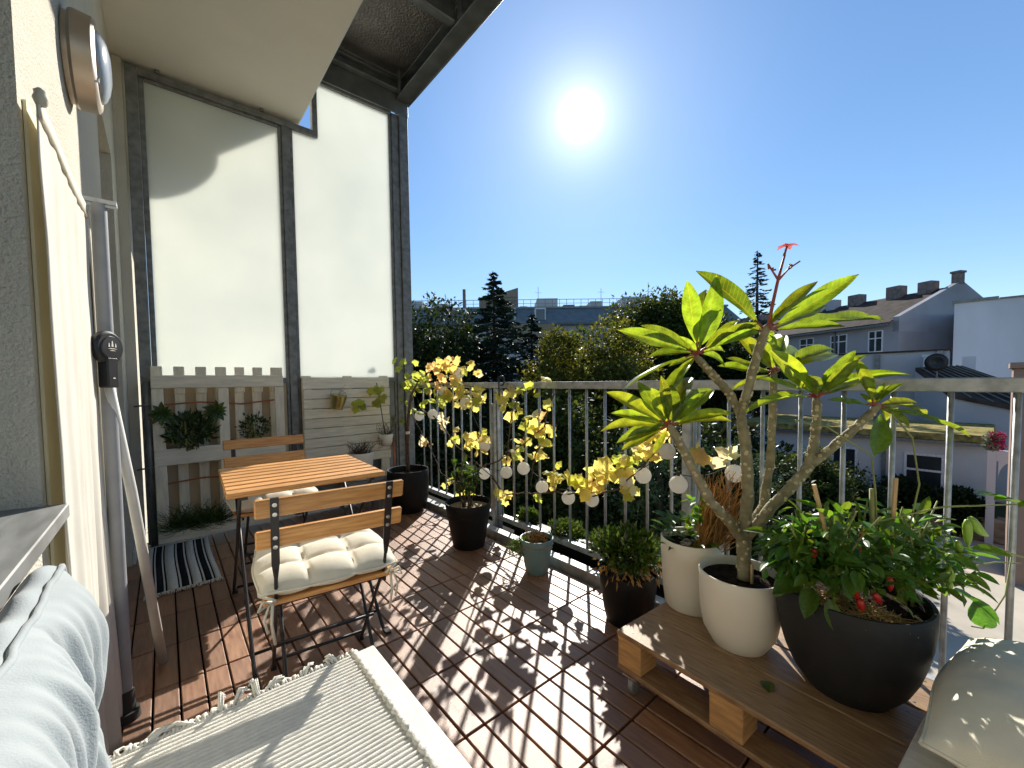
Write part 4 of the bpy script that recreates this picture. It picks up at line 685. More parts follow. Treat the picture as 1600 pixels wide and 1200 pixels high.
# ------------------------------------------------------------------ white bench and cushion, near right
TB = Matrix.Translation((1.4, 0.06, 0)) @ Matrix.Rotation(R(-5.5), 4, 'Z') @ Matrix.Translation((-1.4, -0.06, 0))
b2 = thing('side_bench', 'white painted bench at the right edge beside the dark planter', 'bench', (1.5, -0.3, 0))
b = MB(); b.box(1.0, 1.765, -0.03, 0.085, 0.275, 0.298, TB); b.build('plank', 'white_wood', b2, bevel=0.003)
for i in range(5):
    y = -0.035-i*0.125; b = MB(); b.box(1.0, 1.765, y-0.118, y, 0.275, 0.298, TB); b.build('plank', 'white_wood', b2, bevel=0.003)
for x in (1.06, 1.70):
    for y in (-0.05, -0.6):
        b = MB(); b.box(x-0.03, x+0.03, y-0.03, y+0.03, 0.0, 0.274); b.build('leg', 'white_wood', b2, bevel=0.003)
def pillow(u, v, top):
    e = ((1-abs(2*u-1)**3.2)*(1-abs(2*v-1)**3.2))**0.55 if 0 < u < 1 and 0 < v < 1 else 0
    x = 1.13+0.60*u; y = 0.062-0.62*v
    x += 0.02*(math.cos(math.pi*2*v))*(2*u-1)*-0.6; y += 0.02*math.cos(math.pi*2*u)*(1-2*v)*-0.5
    zz = 0.375+0.012*noise.noise(Vector((u*5, v*5, 8)))+0.004*noise.noise(Vector((u*16, v*9, 3)))
    return tuple(TB @ Vector((x, y, zz+(0.11 if top else -0.072)*e)))
b = MB(); b.grid(lambda u, v: pillow(u, v, 1), 40, 40); b.grid(lambda v, u: pillow(u, v, 0), 40, 40)
pi_ = thing('seat_pillow', 'plump cream pillow lying on the white bench at the right edge', 'pillow', (1.45, -0.28, 0.299))
po_ = b.build('pad', 'pillow', pi_, True)
b = MB(); b.tube([pillow(i/40, 0, 1) for i in range(41)]+[pillow(1, i/40, 1) for i in range(1, 41)], 0.004, 6)
b.tube([pillow(0, i/40, 1) for i in range(41)], 0.004, 6); b.build('piping', 'pillow', po_, True)

# ------------------------------------------------------------------ pallet on castors
PA = Vector((1.215, 0.862, 0)); ang = R(-3.5)
Tp = Matrix.Translation(PA) @ Matrix.Rotation(ang, 4, 'Z')       # local x to the right, local -y toward the camera side
pt = thing('pallet_table', 'brown stained wooden pallet on castors carrying the large flower pots', 'pallet', tuple(PA))
def pb(name, m, x0, x1, y0, y1, z0, z1, bev=0.003):
    b = MB(); b.box(x0, x1, y0, y1, z0, z1, Tp); return b.build(name, m, pt, bevel=bev)
PL, PWD = 0.775, 0.545
for (a, c) in ((0.0, 0.1775), (0.1815, 0.3585), (0.3625, PWD)):
    pb('plank', 'pallet_y', a, c, -PL, 0.0, 0.198, 0.216, 0.004) if 'pallet_y' in M else pb('plank', 'pallet', a, c, -PL, 0.0, 0.198, 0.216, 0.004)
nl = MB()
for yb in (-0.05, -0.385, -0.725):
    for xb in (0.03, 0.15, 0.21, 0.33, 0.39, 0.515): nl.lathe([(0.001, 0.0012), (0.0035, 0.001), (0.004, 0.0)], Tp @ Vector((xb+rv(0.006), yb+rv(0.012), 0.216)), 8)
nl.build('nail_heads', 'steel_dark', pt)['kind'] = 'stuff'
for yb in (-0.10, -0.435, -0.775):
    pb('cross_board', 'block', 0.004, PWD-0.004, yb, yb+0.098, 0.180, 0.1975)
    for xb in (0.006, 0.225, 0.445): pb('block', 'block', xb, xb+0.096, yb+0.001, yb+0.097, 0.0895, 0.1795)
for xb in (0.003, 0.222, 0.442): pb('runner', 'pallet', xb, xb+0.102, -PL, -0.001, 0.0725, 0.089)
for (xb, yb) in ((0.05, -0.05), (0.5, -0.05), (0.05, -0.7), (0.5, -0.7)):
    wc = Tp @ Vector((xb-0.02, yb-0.005, 0.030))
    b = MB(); Tw = Matrix.Rotation(R(90), 3, 'X') @ Matrix.Rotation(0, 3, 'Z')
    b.lathe([(0.006, -0.011), (0.024, -0.011), (0.030, -0.008), (0.030, 0.008), (0.024, 0.011), (0.006, 0.011)], wc, 20, Tw)
    o = b.build('castor_wheel', 'zinc', pt, True, sharp=30)
    b = MB(); b.box(wc.x-0.03, wc.x+0.03, wc.y-0.028, wc.y+0.028, 0.067, 0.0722); b.box(wc.x-0.012, wc.x+0.012, wc.y-0.017, wc.y-0.0135, 0.026, 0.067); b.box(wc.x-0.012, wc.x+0.012, wc.y+0.0135, wc.y+0.017, 0.026, 0.067)
    b.build('castor_fork', 'bolt', pt)
lf = leaf_mesh('fallen_leaf', 'chili_leaf', 0.75, 6, 0.1, 0.15)
o = bpy.data.objects.new('fallen_leaf', lf); COL.objects.link(o); o.location = (1.335, 0.415, 0.2175); o.rotation_euler = (0.06, 0.05, R(115)); o.scale = (0.05,)*3
tag(o, 'single green leaf fallen on the brown pallet', 'leaf')
# ================================================================== POTS AND PLANTS
def pot(name, label, x, y, z, prof_r, h, m, soil='soil', fill=0.88, seg=48, lip=0.004, group=None, cat='flower pot', lump=0.006):
    """prof_r: radii from foot to rim, evenly spaced in height; the pot is hollow, soil is a part"""
    t = thing(name, label, cat, (x, y, z), 0, group)
    k = len(prof_r)-1; prof = [(0.001, 0.0), (prof_r[0]*0.96, 0.0)]
    prof += [(r, h*i/k if i else 0.006) for i, r in enumerate(prof_r)]
    rt = prof_r[-1]; prof += [(rt-lip*0.4, h+lip*0.6), (rt-lip*1.4, h+lip*0.5), (rt-lip*1.9, h-0.006), (rt*0.93, h*0.72)]
    b = MB(); b.lathe(prof, (x, y, z), seg); b.build('wall', m, t, True, sharp=50)
    b = MB(); rs = rt-lip*2.0; zs = z+h*fill
    for i in range(1): pass
    vs = [(x, y, zs+lump)]; fs = []; nr = 7; ns = 28
    for i in range(1, nr+1):
        for s in range(ns):
            a = 2*math.pi*s/ns; r = rs*i/nr
            vs.append((x+r*math.cos(a), y+r*math.sin(a), zs+(lump*noise.noise(Vector((r*40*math.cos(a), r*40*math.sin(a), x*9)))*1.6 if i < nr else 0)))
    for s in range(ns): fs.append((0, 1+s, 1+(s+1) % ns))
    for i in range(nr-1):
        for s in range(ns): a = 1+i*ns+s; c = 1+i*ns+(s+1) % ns; fs.append((a, a+ns, c+ns, c))
    b.add(vs, fs); b.build('soil', soil, t, True)
    return t
def stalk(b, p, q, r0=0.004, r1=0.002, bow=0.02, n=4, seg=6):
    p, q = Vector(p), Vector(q); side = (q-p).cross(rdir()).normalized()*bow*(q-p).length
    b.tube([p+(q-p)*(i/n)+side*math.sin(math.pi*i/n) for i in range(n+1)], [r0+(r1-r0)*i/n for i in range(n+1)], seg)

# --- plumeria in a cream pot
pot('plant_pot', 'round cream pot in the middle of the pallet holding the tall branching plant', 1.475, 0.545, 0.2165, (0.088, 0.112, 0.121, 0.125, 0.127, 0.128), 0.245, 'white_pot', group='cream plant pots')
pl = thing('frangipani_plant', 'tall frangipani with knobbly branches and large glossy green leaves', 'plant', (1.477, 0.532, 0.43))
for (pts, r0, r1) in PLUM_BRANCH:
    b = MB(); n = len(pts); P = [Vector(p) for p in pts]; Q = []; rr = []
    for i in range(n-1):
        for s in range(6):
            u = s/6; Q.append(P[i].lerp(P[i+1], u)+Vector((rv(1), rv(1), rv(1)))*0.0012); t_ = (i+u)/(n-1); rr.append((r0+(r1-r0)*t_)*0.74*random.uniform(0.91, 1.09))
    Q.append(P[-1]); rr.append(r1*0.72); e_ = (P[-1]-P[-2]).normalized()
    for (s_, f_) in ((0.012, 0.75), (0.022, 0.35)): Q.append(P[-1]+e_*s_); rr.append(r1*f_*0.75)
    b.tube(Q, rr, 12); o = b.build('branch', 'plum_bark', pl, True)
    b = MB()
    for i in range(2, len(Q)-4):
        for s in range(2):
            t_ = (Q[i+1]-Q[i]).normalized(); nn = t_.cross(rdir()).normalized(); c = Q[i].lerp(Q[i+1], random.random())+nn*rr[i]*0.97
            b.lathe([(0.001, 0.0028), (0.0045, 0.002), (0.0062, -0.001)], c, 7, basis(t_, nn))
    b.build('leaf_scars', 'scar', o)['kind'] = 'stuff'
LM = [leaf_mesh('frangipani_leaf_%d' % k, 'plum_leaf', w, 12, cu, fo, sh, 0.006+0.004*(k % 3)) for k, (w, cu, fo, sh) in enumerate(((0.34, 0.10, 0.22, 1.15), (0.30, 0.26, 0.28, 1.1), (0.27, 0.05, 0.2, 1.2), (0.36, 0.3, 0.35, 1.0), (0.31, -0.06, 0.15, 1.25), (0.28, 0.4, 0.4, 1.1), (0.33, 0.16, 0.12, 1.3)))]
extra = []
for (bp, tp, w) in PLUM_LEAF:
    if random.random() < 0.55:
        L0 = (Vector(tp)-Vector(bp)).length; extra.append((bp, tuple(Vector(bp)+(Vector(tp)-Vector(bp)+rdir()*L0*0.65)*random.uniform(0.55, 0.85)), 0.3))
for i, (bp, tp, w) in enumerate(PLUM_LEAF+extra):
    bp, tp = Vector(bp), Vector(tp); d = tp-bp; L_ = d.length
    if L_ < 0.02: continue
    up = Vector((0, 0, 1)); camd = (Vector((0, 0, 1.12))-bp).normalized()
    nrm = up*random.uniform(0.4, 0.9)+camd*random.uniform(0.35, 1.1)*(1 if w > 0.21 else 0.4)+rdir()*0.3
    s0 = bp+d*0.12
    o = inst('leaf', LM[(i*5) % 7], s0, pl, basis(d, nrm), (L_*(w/0.3)*0.78, L_*0.93, L_*0.93))
    b = MB(); b.tube([bp, bp+d*0.07+Vector((0, 0, 0.004)), s0+d*0.05], [0.0045, 0.0035, 0.0025], 6); b.build('petiole', 'plum_rib', pl, True)
b = MB(); b.tube(PLUM_STALK, [0.006, 0.0055, 0.005, 0.0035], 8)
for q in PLUM_TWIG: b.tube(q, [0.004]+[0.0028]*(len(q)-1), 6)
for i in range(10):
    q = PLUM_TWIG[i % 2]; p = Vector(q[-1]).lerp(Vector(q[1]), random.random()*0.8); stalk(b, p, p+rdir()*0.012, 0.003, 0.003)
b.build('flower_stalk', 'plum_rib', pl, True)
fp = Vector(PLUM_TWIG[2][-1])
pm = leaf_mesh('petal', 'pink', 0.75, 5, 0.4, 0.2, 0.7)
for k in range(5):
    a = k*1.2566; inst('petal', pm, fp, pl, basis((math.cos(a), math.sin(a), 0.25), (0, 0, 1)), 0.033)
b = MB(); b.box(1.468, 1.480, 0.503, 0.509, 0.40, 0.50); tag(b.build('plant_label_stick', 'stick'), 'small wooden stick pushed into the soil by the frangipani stem', 'stick')

# --- second cream pot behind, with lettuce-like greens and dry brown stems
pot('plant_pot', 'cream pot at the back corner of the pallet, holding dry brown stems', 1.585, 0.765, 0.2165, (0.10, 0.108, 0.112, 0.115, 0.117), 0.27, 'white_pot', group='cream plant pots')
t = thing('withered_plant', 'withered plant with brown stringy stems and fresh green shoots', 'plant', (1.585, 0.765, 0.45))
b = MB()
for i in range(240):
    p = Vector((1.60+rv(0.05), 0.71+rv(0.05), 0.455)); q = Vector((1.645+rv(0.09), 0.66+rv(0.07), random.uniform(0.5, 0.76)))
    stalk(b, p, q, 0.0022, 0.001, 0.12, 4, 4)
b.build('dry_stems', 'dry', t)['kind'] = 'stuff'
GL = [leaf_mesh('shoot_leaf_%d' % k, 'chili_leaf', 0.5, 5, 0.3, 0.15, 0.8, 0.03) for k in range(2)]
for i in range(70):
    a = random.uniform(0, 6.28); r = 0.10*math.sqrt(random.random()); z = 0.46+random.random()*0.09
    p = (1.575+r*math.cos(a), 0.775+r*math.sin(a), z); d = Vector((math.cos(a), math.sin(a), random.uniform(0.2, 1.2)))
    inst('leaf', GL[i % 2], p, t, basis(d, (0, 0, 1)), random.uniform(0.035, 0.065))
for i in range(26):
    p = (1.54+rv(0.04), 0.73+rv(0.03), random.uniform(0.55, 0.66)); inst('leaf', GL[i % 2], p, t, basis(rdir()+Vector((0, 0, 0.4)), rdir()), random.uniform(0.025, 0.05))

# --- big anthracite planter with chili plants
BX, BY = 1.495, 0.255
pot('planter', 'large anthracite planter at the pallet end crowded with chili plants', BX, BY, 0.2165, (0.105, 0.135, 0.155, 0.168, 0.177, 0.182, 0.182), 0.285, 'dark_pot', fill=0.9, lip=0.008, cat='planter')
b = MB()
for i in range(700):
    a = random.uniform(2.2, 4.4); r = 0.165*math.sqrt(random.random()); p = Vector((BX+r*math.cos(a), BY+r*math.sin(a), 0.2165+0.2565+random.random()*0.02))
    d = Vector((rv(1), rv(1), rv(0.35))).normalized()*random.uniform(0.02, 0.05); b.tube([p-d*0.5, p+d*0.5], 0.0011, 3, False)
tag(b.build('straw_mulch', 'straw'), 'golden straw mulch on the soil of the large planter', 'straw', kind='stuff')
CL = [leaf_mesh('pepper_leaf_%d' % k, 'chili_leaf', w, 6, cu, 0.25, 0.85) for k, (w, cu) in enumerate(((0.46, 0.15), (0.40, 0.3), (0.5, 0.05)))]
CHILI = [('bushy chili plant in the middle of the large planter, dotted with red pods', 1.47, 0.27, 0.17, 0.20, 62),
         ('chili plant at the right side of the large planter with long green pods', 1.60, 0.15, 0.14, 0.18, 55),
         ('chili plant at the left rim of the large planter, leaves hanging over', 1.40, 0.345, 0.10, 0.14, 40)]
for (lab, cx, cy, rx, hz, nl) in CHILI:
    t = thing('chili_plant', lab, 'plant', (cx, cy, 0.48), 0, 'chili plants')
    b = MB(); mass = MB()
    for s in range(9):
        a = s*0.7+rv(0.3); q = Vector((cx+rx*0.8*math.cos(a)*random.random(), cy+rx*0.8*math.sin(a)*random.random(), 0.60+hz*random.uniform(0.5, 0.9)))
        stalk(b, (cx+rv(0.02), cy+rv(0.02), 0.46), q, 0.005, 0.002, 0.08)
    b.build('stems', 'stem', t, True)
    for i in range(nl):
        d0 = rdir(); d0.z = abs(d0.z)*1.0-0.15; rr = random.uniform(0.65, 1.05)
        p = Vector((cx+d0.x*rx*rr, cy+d0.y*rx*rr, 0.60+d0.z*hz*rr)); d = Vector((d0.x, d0.y, d0.z*0.3-0.25+rv(0.4)))
        inst('leaf', CL[i % 3], p, t, basis(d, Vector((0, 0, 1))+rdir()*0.5), random.uniform(0.04, 0.075))
    for i in range(520):
        d0 = rdir(); rr = random.random()**0.5; p = Vector((cx+d0.x*rx*rr, cy+d0.y*rx*rr, 0.59+abs(d0.z)*hz*rr*0.95-0.04))
        leaf_card(mass, p, rdir()+d0*0.6, Vector((0, 0, 1))+rdir()*0.7, random.uniform(0.025, 0.05), random.uniform(0.012, 0.024))
    mass.build('foliage', 'chili_leaf_i', t, True)['kind'] = 'stuff'
    def pod(p, d, l, r, m):
        b = MB(); p = Vector(p); d = Vector(d).normalized(); k = 7
        b.tube([p+d*l*i/k+Vector((0, 0, -0.1*l))*math.sin(math.pi*i/k) for i in range(k+1)], [r*x for x in (0.5, 0.95, 1, 0.95, 0.85, 0.65, 0.4, 0.1)], 8); b.build('pod', m, t, True)
    if rx == 0.17:
        for (x, y, z, dx, dy, dz, l, r) in ((1.36, 0.20, 0.575, 0.35, -0.1, -0.5, 0.055, 0.011), (1.375, 0.16, 0.57, 0.4, -0.1, -0.4, 0.06, 0.012), (1.375, 0.19, 0.545, 0.1, -0.2, -1, 0.04, 0.012), (1.37, 0.29, 0.65, 0.1, -0.1, -1, 0.035, 0.013), (1.43, 0.20, 0.70, 0.05, 0, -1, 0.06, 0.006), (1.44, 0.14, 0.60, 0.1, 0, -1, 0.05, 0.01)):
            pod((x-0.02, y+0.02, z), (dx, dy, dz), l*0.85, r*0.75, 'red')
    if rx == 0.14:
        for (x, y, z, dx, dy, dz, l, r) in ((1.62, 0.035, 0.735, 0.1, -0.05, -1, 0.075, 0.010), (1.63, 0.03, 0.74, 0.5, -0.3, -0.5, 0.085, 0.012), (1.55, 0.06, 0.655, -0.05, 0, -1, 0.11, 0.010), (1.60, 0.05, 0.68, 0.2, -0.1, -0.8, 0.05, 0.008)):
            pod((x, y, z), (dx, dy, dz), l, r, 'green_pod')
        for (z, dy, l) in ((0.80, -0.22, 0.10), (0.79, -0.16, 0.09), (0.80, -0.13, 0.08), (0.78, -0.20, 0.075)):
            inst('leaf', CL[0], (1.66, 0.15+dy, z), t, basis((0.7, -0.7, 0.02+rv(0.2)), (0, 0, 1)), l)
    if rx == 0.10:
        for (p, d, l) in (((1.36, 0.30, 0.63), (-0.3, 0.1, 0.1), 0.09), ((1.35, 0.28, 0.625), (0.3, -0.5, 0.0), 0.09), ((1.345, 0.31, 0.54), (-0.4, 0.0, -0.4), 0.09), ((1.33, 0.27, 0.53), (-0.2, -0.2, -0.8), 0.08), ((1.33, 0.33, 0.55), (-0.6, 0.3, -0.1), 0.10), ((1.34, 0.36, 0.56), (-0.3, 0.3, -0.7), 0.08)):
            inst('leaf', CL[2], p, t, basis(d, Vector((0, 0, 1))-Vector(d)*0.2+Vector((-0.4, -0.2, 0))), l)
# trailing stems and drooping leaves on the right side of the planter
t = thing('trailing_vine', 'thin trailing vine arching from the large planter over the railing', 'plant', (1.62, 0.12, 0.5))
b = MB()
b.tube([(1.52, 0.20, 0.62), (1.505, 0.205, 0.80), (1.50, 0.215, 0.90), (1.42, 0.30, 0.98), (1.36, 0.36, 1.0)], 0.0022, 6)
b.tube([(1.56, 0.14, 0.70), (1.585, 0.125, 0.82), (1.57, 0.14, 0.95), (1.53, 0.18, 1.02)], 0.0022, 6)
b.tube([(1.48, 0.20, 0.72), (1.62, 0.08, 0.76), (1.86, -0.10, 0.76)], 0.0025, 6)
b.tube([(1.60, 0.09, 0.64), (1.72, -0.01, 0.65), (1.85, -0.06, 0.60), (1.95, -0.09, 0.57)], 0.0025, 6)
b.tube([(1.58, 0.06, 0.60), (1.75, -0.02, 0.60), (1.92, -0.07, 0.56)], 0.0022, 6)
b.tube([(1.62, 0.02, 0.45), (1.75, 0.0, 0.40), (1.9, -0.04, 0.46), (1.94, -0.05, 0.57)], 0.002, 6)
b.build('stems', 'stem', t, True)
for (p, d, l, n_) in (((1.50, 0.21, 0.90), (0.2, -0.1, 0.55), 0.13, (-0.5, -0.5, 0.6)), ((1.66, 0.06, 0.52), (0.5, -0.6, -0.3), 0.14, (0, 0, 1)), ((1.70, 0.02, 0.49), (0.4, -0.3, -0.9), 0.13, (-0.6, 0.2, 0.6)), ((1.62, 0.09, 0.54), (0.5, -0.5, 0.1), 0.12, (0, 0, 1)), ((1.66, 0.10, 0.52), (0.7, -0.2, -0.2), 0.10, (0, 0, 1))):
    inst('leaf', CL[1], p, t, basis(d, n_), l)
for (a, c, lab) in (((1.382, 0.319, 0.819), (1.42, 0.28, 0.60), 'slanted wooden plant stick in the left half of the large planter'), ((1.559, 0.17, 0.834), (1.54, 0.175, 0.60), 'upright wooden plant stick in the right half of the large planter')):
    b = MB(); b.tube([c, a], 0.0055, 6); tag(b.build('plant_stick', 'stick'), lab, 'stick', 'plant sticks in the large planter')
b = MB(); b.tube([(1.505, 0.205, 0.50), (1.50, 0.208, 0.66), (1.505, 0.213, 0.805)], 0.006, 7); b.tube([(1.502, 0.209, 0.66), (1.62, 0.1, 0.70)], 0.003, 6)
tag(b.build('bare_stem', 'stem', smooth=True), 'bare dry stem standing in the middle of the large planter', 'stem')

# --- black pot with leafy shrub at the railing
pot('plant_pot', 'black pot on the deck behind the pallet holding a dense succulent shrub', 1.615, 1.08, 0.0, (0.10, 0.112, 0.12, 0.128, 0.134), 0.235, 'black_pot', group='black pots')
def bush_plant(name, label, c, rx, rz, n, ls, m, stem_m='stem', r0=0.6, mass=600, lw=0.5, up=0.6, zc=0.5, group=None, parts=0, lm=None):
    t = thing(name, label, 'plant', tuple(c), 0, group); b = MB(); c = Vector(c)
    for s in range(14):
        d = rdir(); d.z = abs(d.z); stalk(b, c+Vector((rv(rx*0.2), rv(rx*0.2), -0.01)), c+Vector((d.x*rx*0.8, d.y*rx*0.8, rz*zc+d.z*rz*0.4)), 0.004, 0.002, 0.08, 4, 5)
    b.build('stems', stem_m, t, True)
    if mass:
        q = MB()
        for i in range(mass):
            d = rdir(); rr = random.uniform(r0, 1.0)*(0.75+0.35*noise.noise(d*2.2+c*3))
            p = c+Vector((d.x*rx*rr, d.y*rx*rr, rz*zc+d.z*rz*0.55*rr))
            leaf_card(q, p, d+rdir()*0.8+Vector((0, 0, up)), Vector((0, 0, 1))+rdir(), ls*random.uniform(0.7, 1.2), ls*lw*random.uniform(0.8, 1.1))
        q.build('foliage', m, t, True)['kind'] = 'stuff'
    return t
M['jade'] = mat('succulent_leaf', (0.07, 0.12, 0.022), 0.25, var=0.2, trans=0.25, tcol=(2, 1.7, 1), island=0.4, hue=0.03, spec=0.6)
bush_plant('succulent_shrub', 'dense dark green succulent shrub with glossy small leaves in the black pot', (1.615, 1.08, 0.225), 0.17, 0.20, 20, 0.04, 'jade', mass=1500, lw=0.5)
b = MB()
for i in range(70):
    a = random.uniform(2.2, 5.4); r_ = random.uniform(0.09, 0.145); p = Vector((1.615+r_*math.cos(a), 1.08+r_*math.sin(a), 0.262+rv(0.03))); leaf_card(b, p, Vector((math.cos(a)*0.6, math.sin(a)*0.6, -0.8))+rdir()*0.6, rdir(), random.uniform(0.02, 0.045), random.uniform(0.008, 0.016))
tag(b.build('dry_leaves', 'dry'), 'withered brown leaves hanging over the rim of the black succulent pot', 'leaves', kind='stuff')

# --- grey-teal pot
pot('plant_pot', 'small grey-teal pot standing at the railing foot', 1.635, 1.715, 0.0, (0.066, 0.073, 0.079, 0.085, 0.092, 0.099), 0.20, 'teal_pot', group='small pots', lip=0.005)
b = MB(); b.lathe([(0.0925, 0.165), (0.0955, 0.166), (0.0955, 0.169), (0.0935, 0.17)], (1.635, 1.715, 0), 40)
for i in range(60): stalk(b, (1.635+rv(0.05), 1.715+rv(0.05), 0.175), (1.63+rv(0.06), 1.71+rv(0.06), random.uniform(0.2, 0.25)), 0.003, 0.002, 0.1, 3, 4)
tag(b.build('dry_tuft', 'dry'), 'dry reddish plant tuft growing in the grey-teal pot', 'plant')
t = thing('trailing_sprig', 'feathery green sprig spilling over the left rim of the grey-teal pot', 'plant', (1.57, 1.76, 0.18))
b = MB(); q = MB()
for i in range(16):
    e = Vector((1.53+rv(0.09), 1.83+rv(0.10), random.uniform(0.03, 0.16))); p0 = Vector((1.595, 1.755, 0.185)); stalk(b, p0, e, 0.0015, 0.001, 0.2, 4, 4)
    for k in range(26):
        f = random.random(); leaf_card(q, p0.lerp(e, f)+Vector((0, 0, 0.02*math.sin(f*3))), rdir(), rdir(), 0.03, 0.006)
b.build('stems', 'stem', t); q.build('foliage', 'chili_leaf_i', t)['kind'] = 'stuff'

# --- black pot with young citrus
pot('plant_pot', 'tall tapered black pot on the deck with pale dry soil', 1.555, 2.305, 0.0, (0.108, 0.118, 0.128, 0.138, 0.148, 0.158), 0.30, 'black_pot', 'soil_pale', group='black pots', lip=0.006)
t = thing('citrus_plant', 'young citrus plant with dark glossy leaves in the tapered black pot', 'plant', (1.555, 2.305, 0.27))
b = MB()
ends = []
for s in range(9):
    a = s*0.7; e = Vector((1.555+0.15*math.cos(a)*random.uniform(0.3, 1), 2.305+0.15*math.sin(a)*random.uniform(0.3, 1), random.uniform(0.42, 0.64))); ends.append(e)
    stalk(b, (1.555+rv(0.03), 2.305+rv(0.03), 0.26), e, 0.006, 0.0025, 0.08, 5, 6)
b.build('stems', 'bark', t, True)
DL = [leaf_mesh('citrus_leaf_%d' % k, 'citrus', 0.42, 5, 0.2, 0.3, 0.9) for k in range(2)] if 'citrus' in M else None
if DL is None:
    M['citrus'] = mat('citrus_leaf', (0.05, 0.10, 0.02), 0.3, var=0.2, trans=0.35, tcol=(2.4, 2.0, 1), rnd=0.3, hue=0.02)
    DL = [leaf_mesh('citrus_leaf_%d' % k, 'citrus', 0.42, 5, 0.2, 0.3, 0.9) for k in range(2)]
for i in range(80):
    e = random.choice(ends); p = Vector((1.555, 2.305, 0.3)).lerp(e, random.uniform(0.45, 1.0)); d = rdir()+Vector((0, 0, 0.3))
    inst('leaf', DL[i % 2], p, t, basis(d, Vector((0, 0, 1))+rdir()*0.6), random.uniform(0.05, 0.085))

# --- vine in a black round pot, its leaves and stems along the rail
pot('plant_pot', 'large round black pot in the far corner holding the climbing vine', 1.60, 3.30, 0.0, (0.135, 0.16, 0.172, 0.178, 0.18, 0.178), 0.36, 'black_pot', group='black pots', lip=0.008)
vn = thing('climbing_vine', 'climbing vine with yellow and orange autumn leaves woven along the railing', 'plant', (1.60, 3.30, 0.32))
b = MB(); b.tube([(1.60, 3.30, 0.30), (1.605, 3.31, 0.55), (1.62, 3.32, 0.8), (1.66, 3.33, 1.0), (1.74, 3.36, 1.12)], [0.016, 0.015, 0.014, 0.012, 0.009], 10); b.build('trunk', 'bark', vn, True)
b = MB(); b.lathe([(0.018, -0.012), (0.019, 0.0), (0.018, 0.012)], (1.612, 3.315, 0.68), 14); b.build('tie', 'white_pot', vn)
for q in VINE_STEM:
    b = MB(); P = [Vector(p) for p in q]; Q = []
    for i in range(len(P)-1):
        for s in range(4): Q.append(P[i].lerp(P[i+1], s/4)+Vector((rv(0.008), rv(0.008), rv(0.01))))
    Q.append(P[-1]); b.tube(Q, [0.006-0.003*i/len(Q) for i in range(len(Q))], 6); b.build('shoot', 'bark', vn, True)
def vleaf(name, m):
    """lobed, crumpled leaf of unit length"""
    out = [(0, 0.0), (0.28, -0.08), (0.48, 0.12), (0.42, 0.32), (0.56, 0.5), (0.3, 0.68), (0.0, 1.0), (-0.3, 0.68), (-0.56, 0.5), (-0.42, 0.32), (-0.48, 0.12), (-0.28, -0.08)]
    b = MB(); vs = [(0, 0.4, 0.0)]; random.seed(len(name)+ord(m[-1])*7)
    for s in (0.55, 1.0):
        for (x, y) in out: vs.append((x*s, 0.4+(y-0.4)*s, (0.10 if s < 1 else -0.06)+rv(0.14)*s))
    fs = [(0, 1+i, 1+(i+1) % 12) for i in range(12)]+[(1+i, 13+i, 13+(i+1) % 12, 1+(i+1) % 12) for i in range(12)]
    b.add(vs, fs); me = b.mesh(name, True); me.materials.append(M[m]); return me
VM = {k: [vleaf('vine_leaf_%d%s' % (k, 'abc'[j]*(j+1)), 'vine%d' % k) for j in range(3)] for k in VL}
random.seed(21)
order = sorted(VINE_LEAF, key=lambda p: p[1])
for i, (x, y, z, k) in enumerate(order[:298]):
    if k == 2 and random.random() < 0.45: k = 1
    if random.random() < 0.3: k = random.choice((0, 0, 1, 1, 1, 3))
    sz = random.uniform(0.048, 0.088)
    d = Vector((rv(1), rv(1), rv(1)-0.5)); n_ = Vector((-0.6, -0.5, 0.2))+rdir()*0.9
    inst('leaf', VM[k][i % 3], (x, y, z), vn, basis(d, n_), sz)
for kk in VL:
    b = MB()
    for (x, y, z, k) in order[298:]:
        if k != kk: continue
        Tm = Matrix.Translation((x, y, z)) @ basis(Vector((rv(1), rv(1), rv(1)-0.5)), Vector((-0.6, -0.5, 0.2))+rdir()*0.9).to_4x4()
        s = random.uniform(0.048, 0.088); me = VM[kk][int(random.random()*3)]
        b.add([Tm @ (v.co*s) for v in me.vertices], [tuple(p.vertices) for p in me.polygons])
    if b.v: b.build('far_leaves', 'vine%d' % kk, vn, True)['kind'] = 'stuff'
# --- string of round paper lights
sg = thing('string_lights', 'string of round white paper globe lights hung along the railing', 'string lights', (1.88, 1.5, 0.5))
b = MB(); P = [Vector(q[:3])+Vector((0, 0, 0.045)) for q in BALLS]
Q = []
for i in range(len(P)-1):
    for s in range(5): u = s/5; Q.append(P[i].lerp(P[i+1], u)+Vector((0.02, 0, -0.10*math.sin(math.pi*u)*(P[i+1]-P[i]).length+rv(0.004))))
Q.append(P[-1]); b.tube(Q, 0.0022, 5); b.build('cable', 'cable', sg, True)
gm = MB()
for i in range(13):
    pass
prof = [(0.001, -1.0)]+[((1.0 if i % 2 else 0.955)*math.sin(math.pi*i/22), -math.cos(math.pi*i/22)) for i in range(1, 22)]+[(0.12, 1.0), (0.12, 1.1), (0.001, 1.1)]
gm.lathe(prof, (0, 0, 0), 22); gme = gm.mesh('globe', True); gme.materials.append(M['globe'])
sk = MB(); sk.lathe([(0.001, 0.0), (0.008, 0.0), (0.008, 0.016), (0.004, 0.02), (0.001, 0.02)], (0, 0, 0), 10); skm = sk.mesh('socket', True); skm.materials.append(M['cable'])
for (x, y, z, r) in BALLS:
    r = min(r, 0.047); inst('globe', gme, (x, y, z), sg, (rv(0.3), rv(0.3), rv(3)), r); inst('socket', skm, (x, y, z+r*0.98), sg)

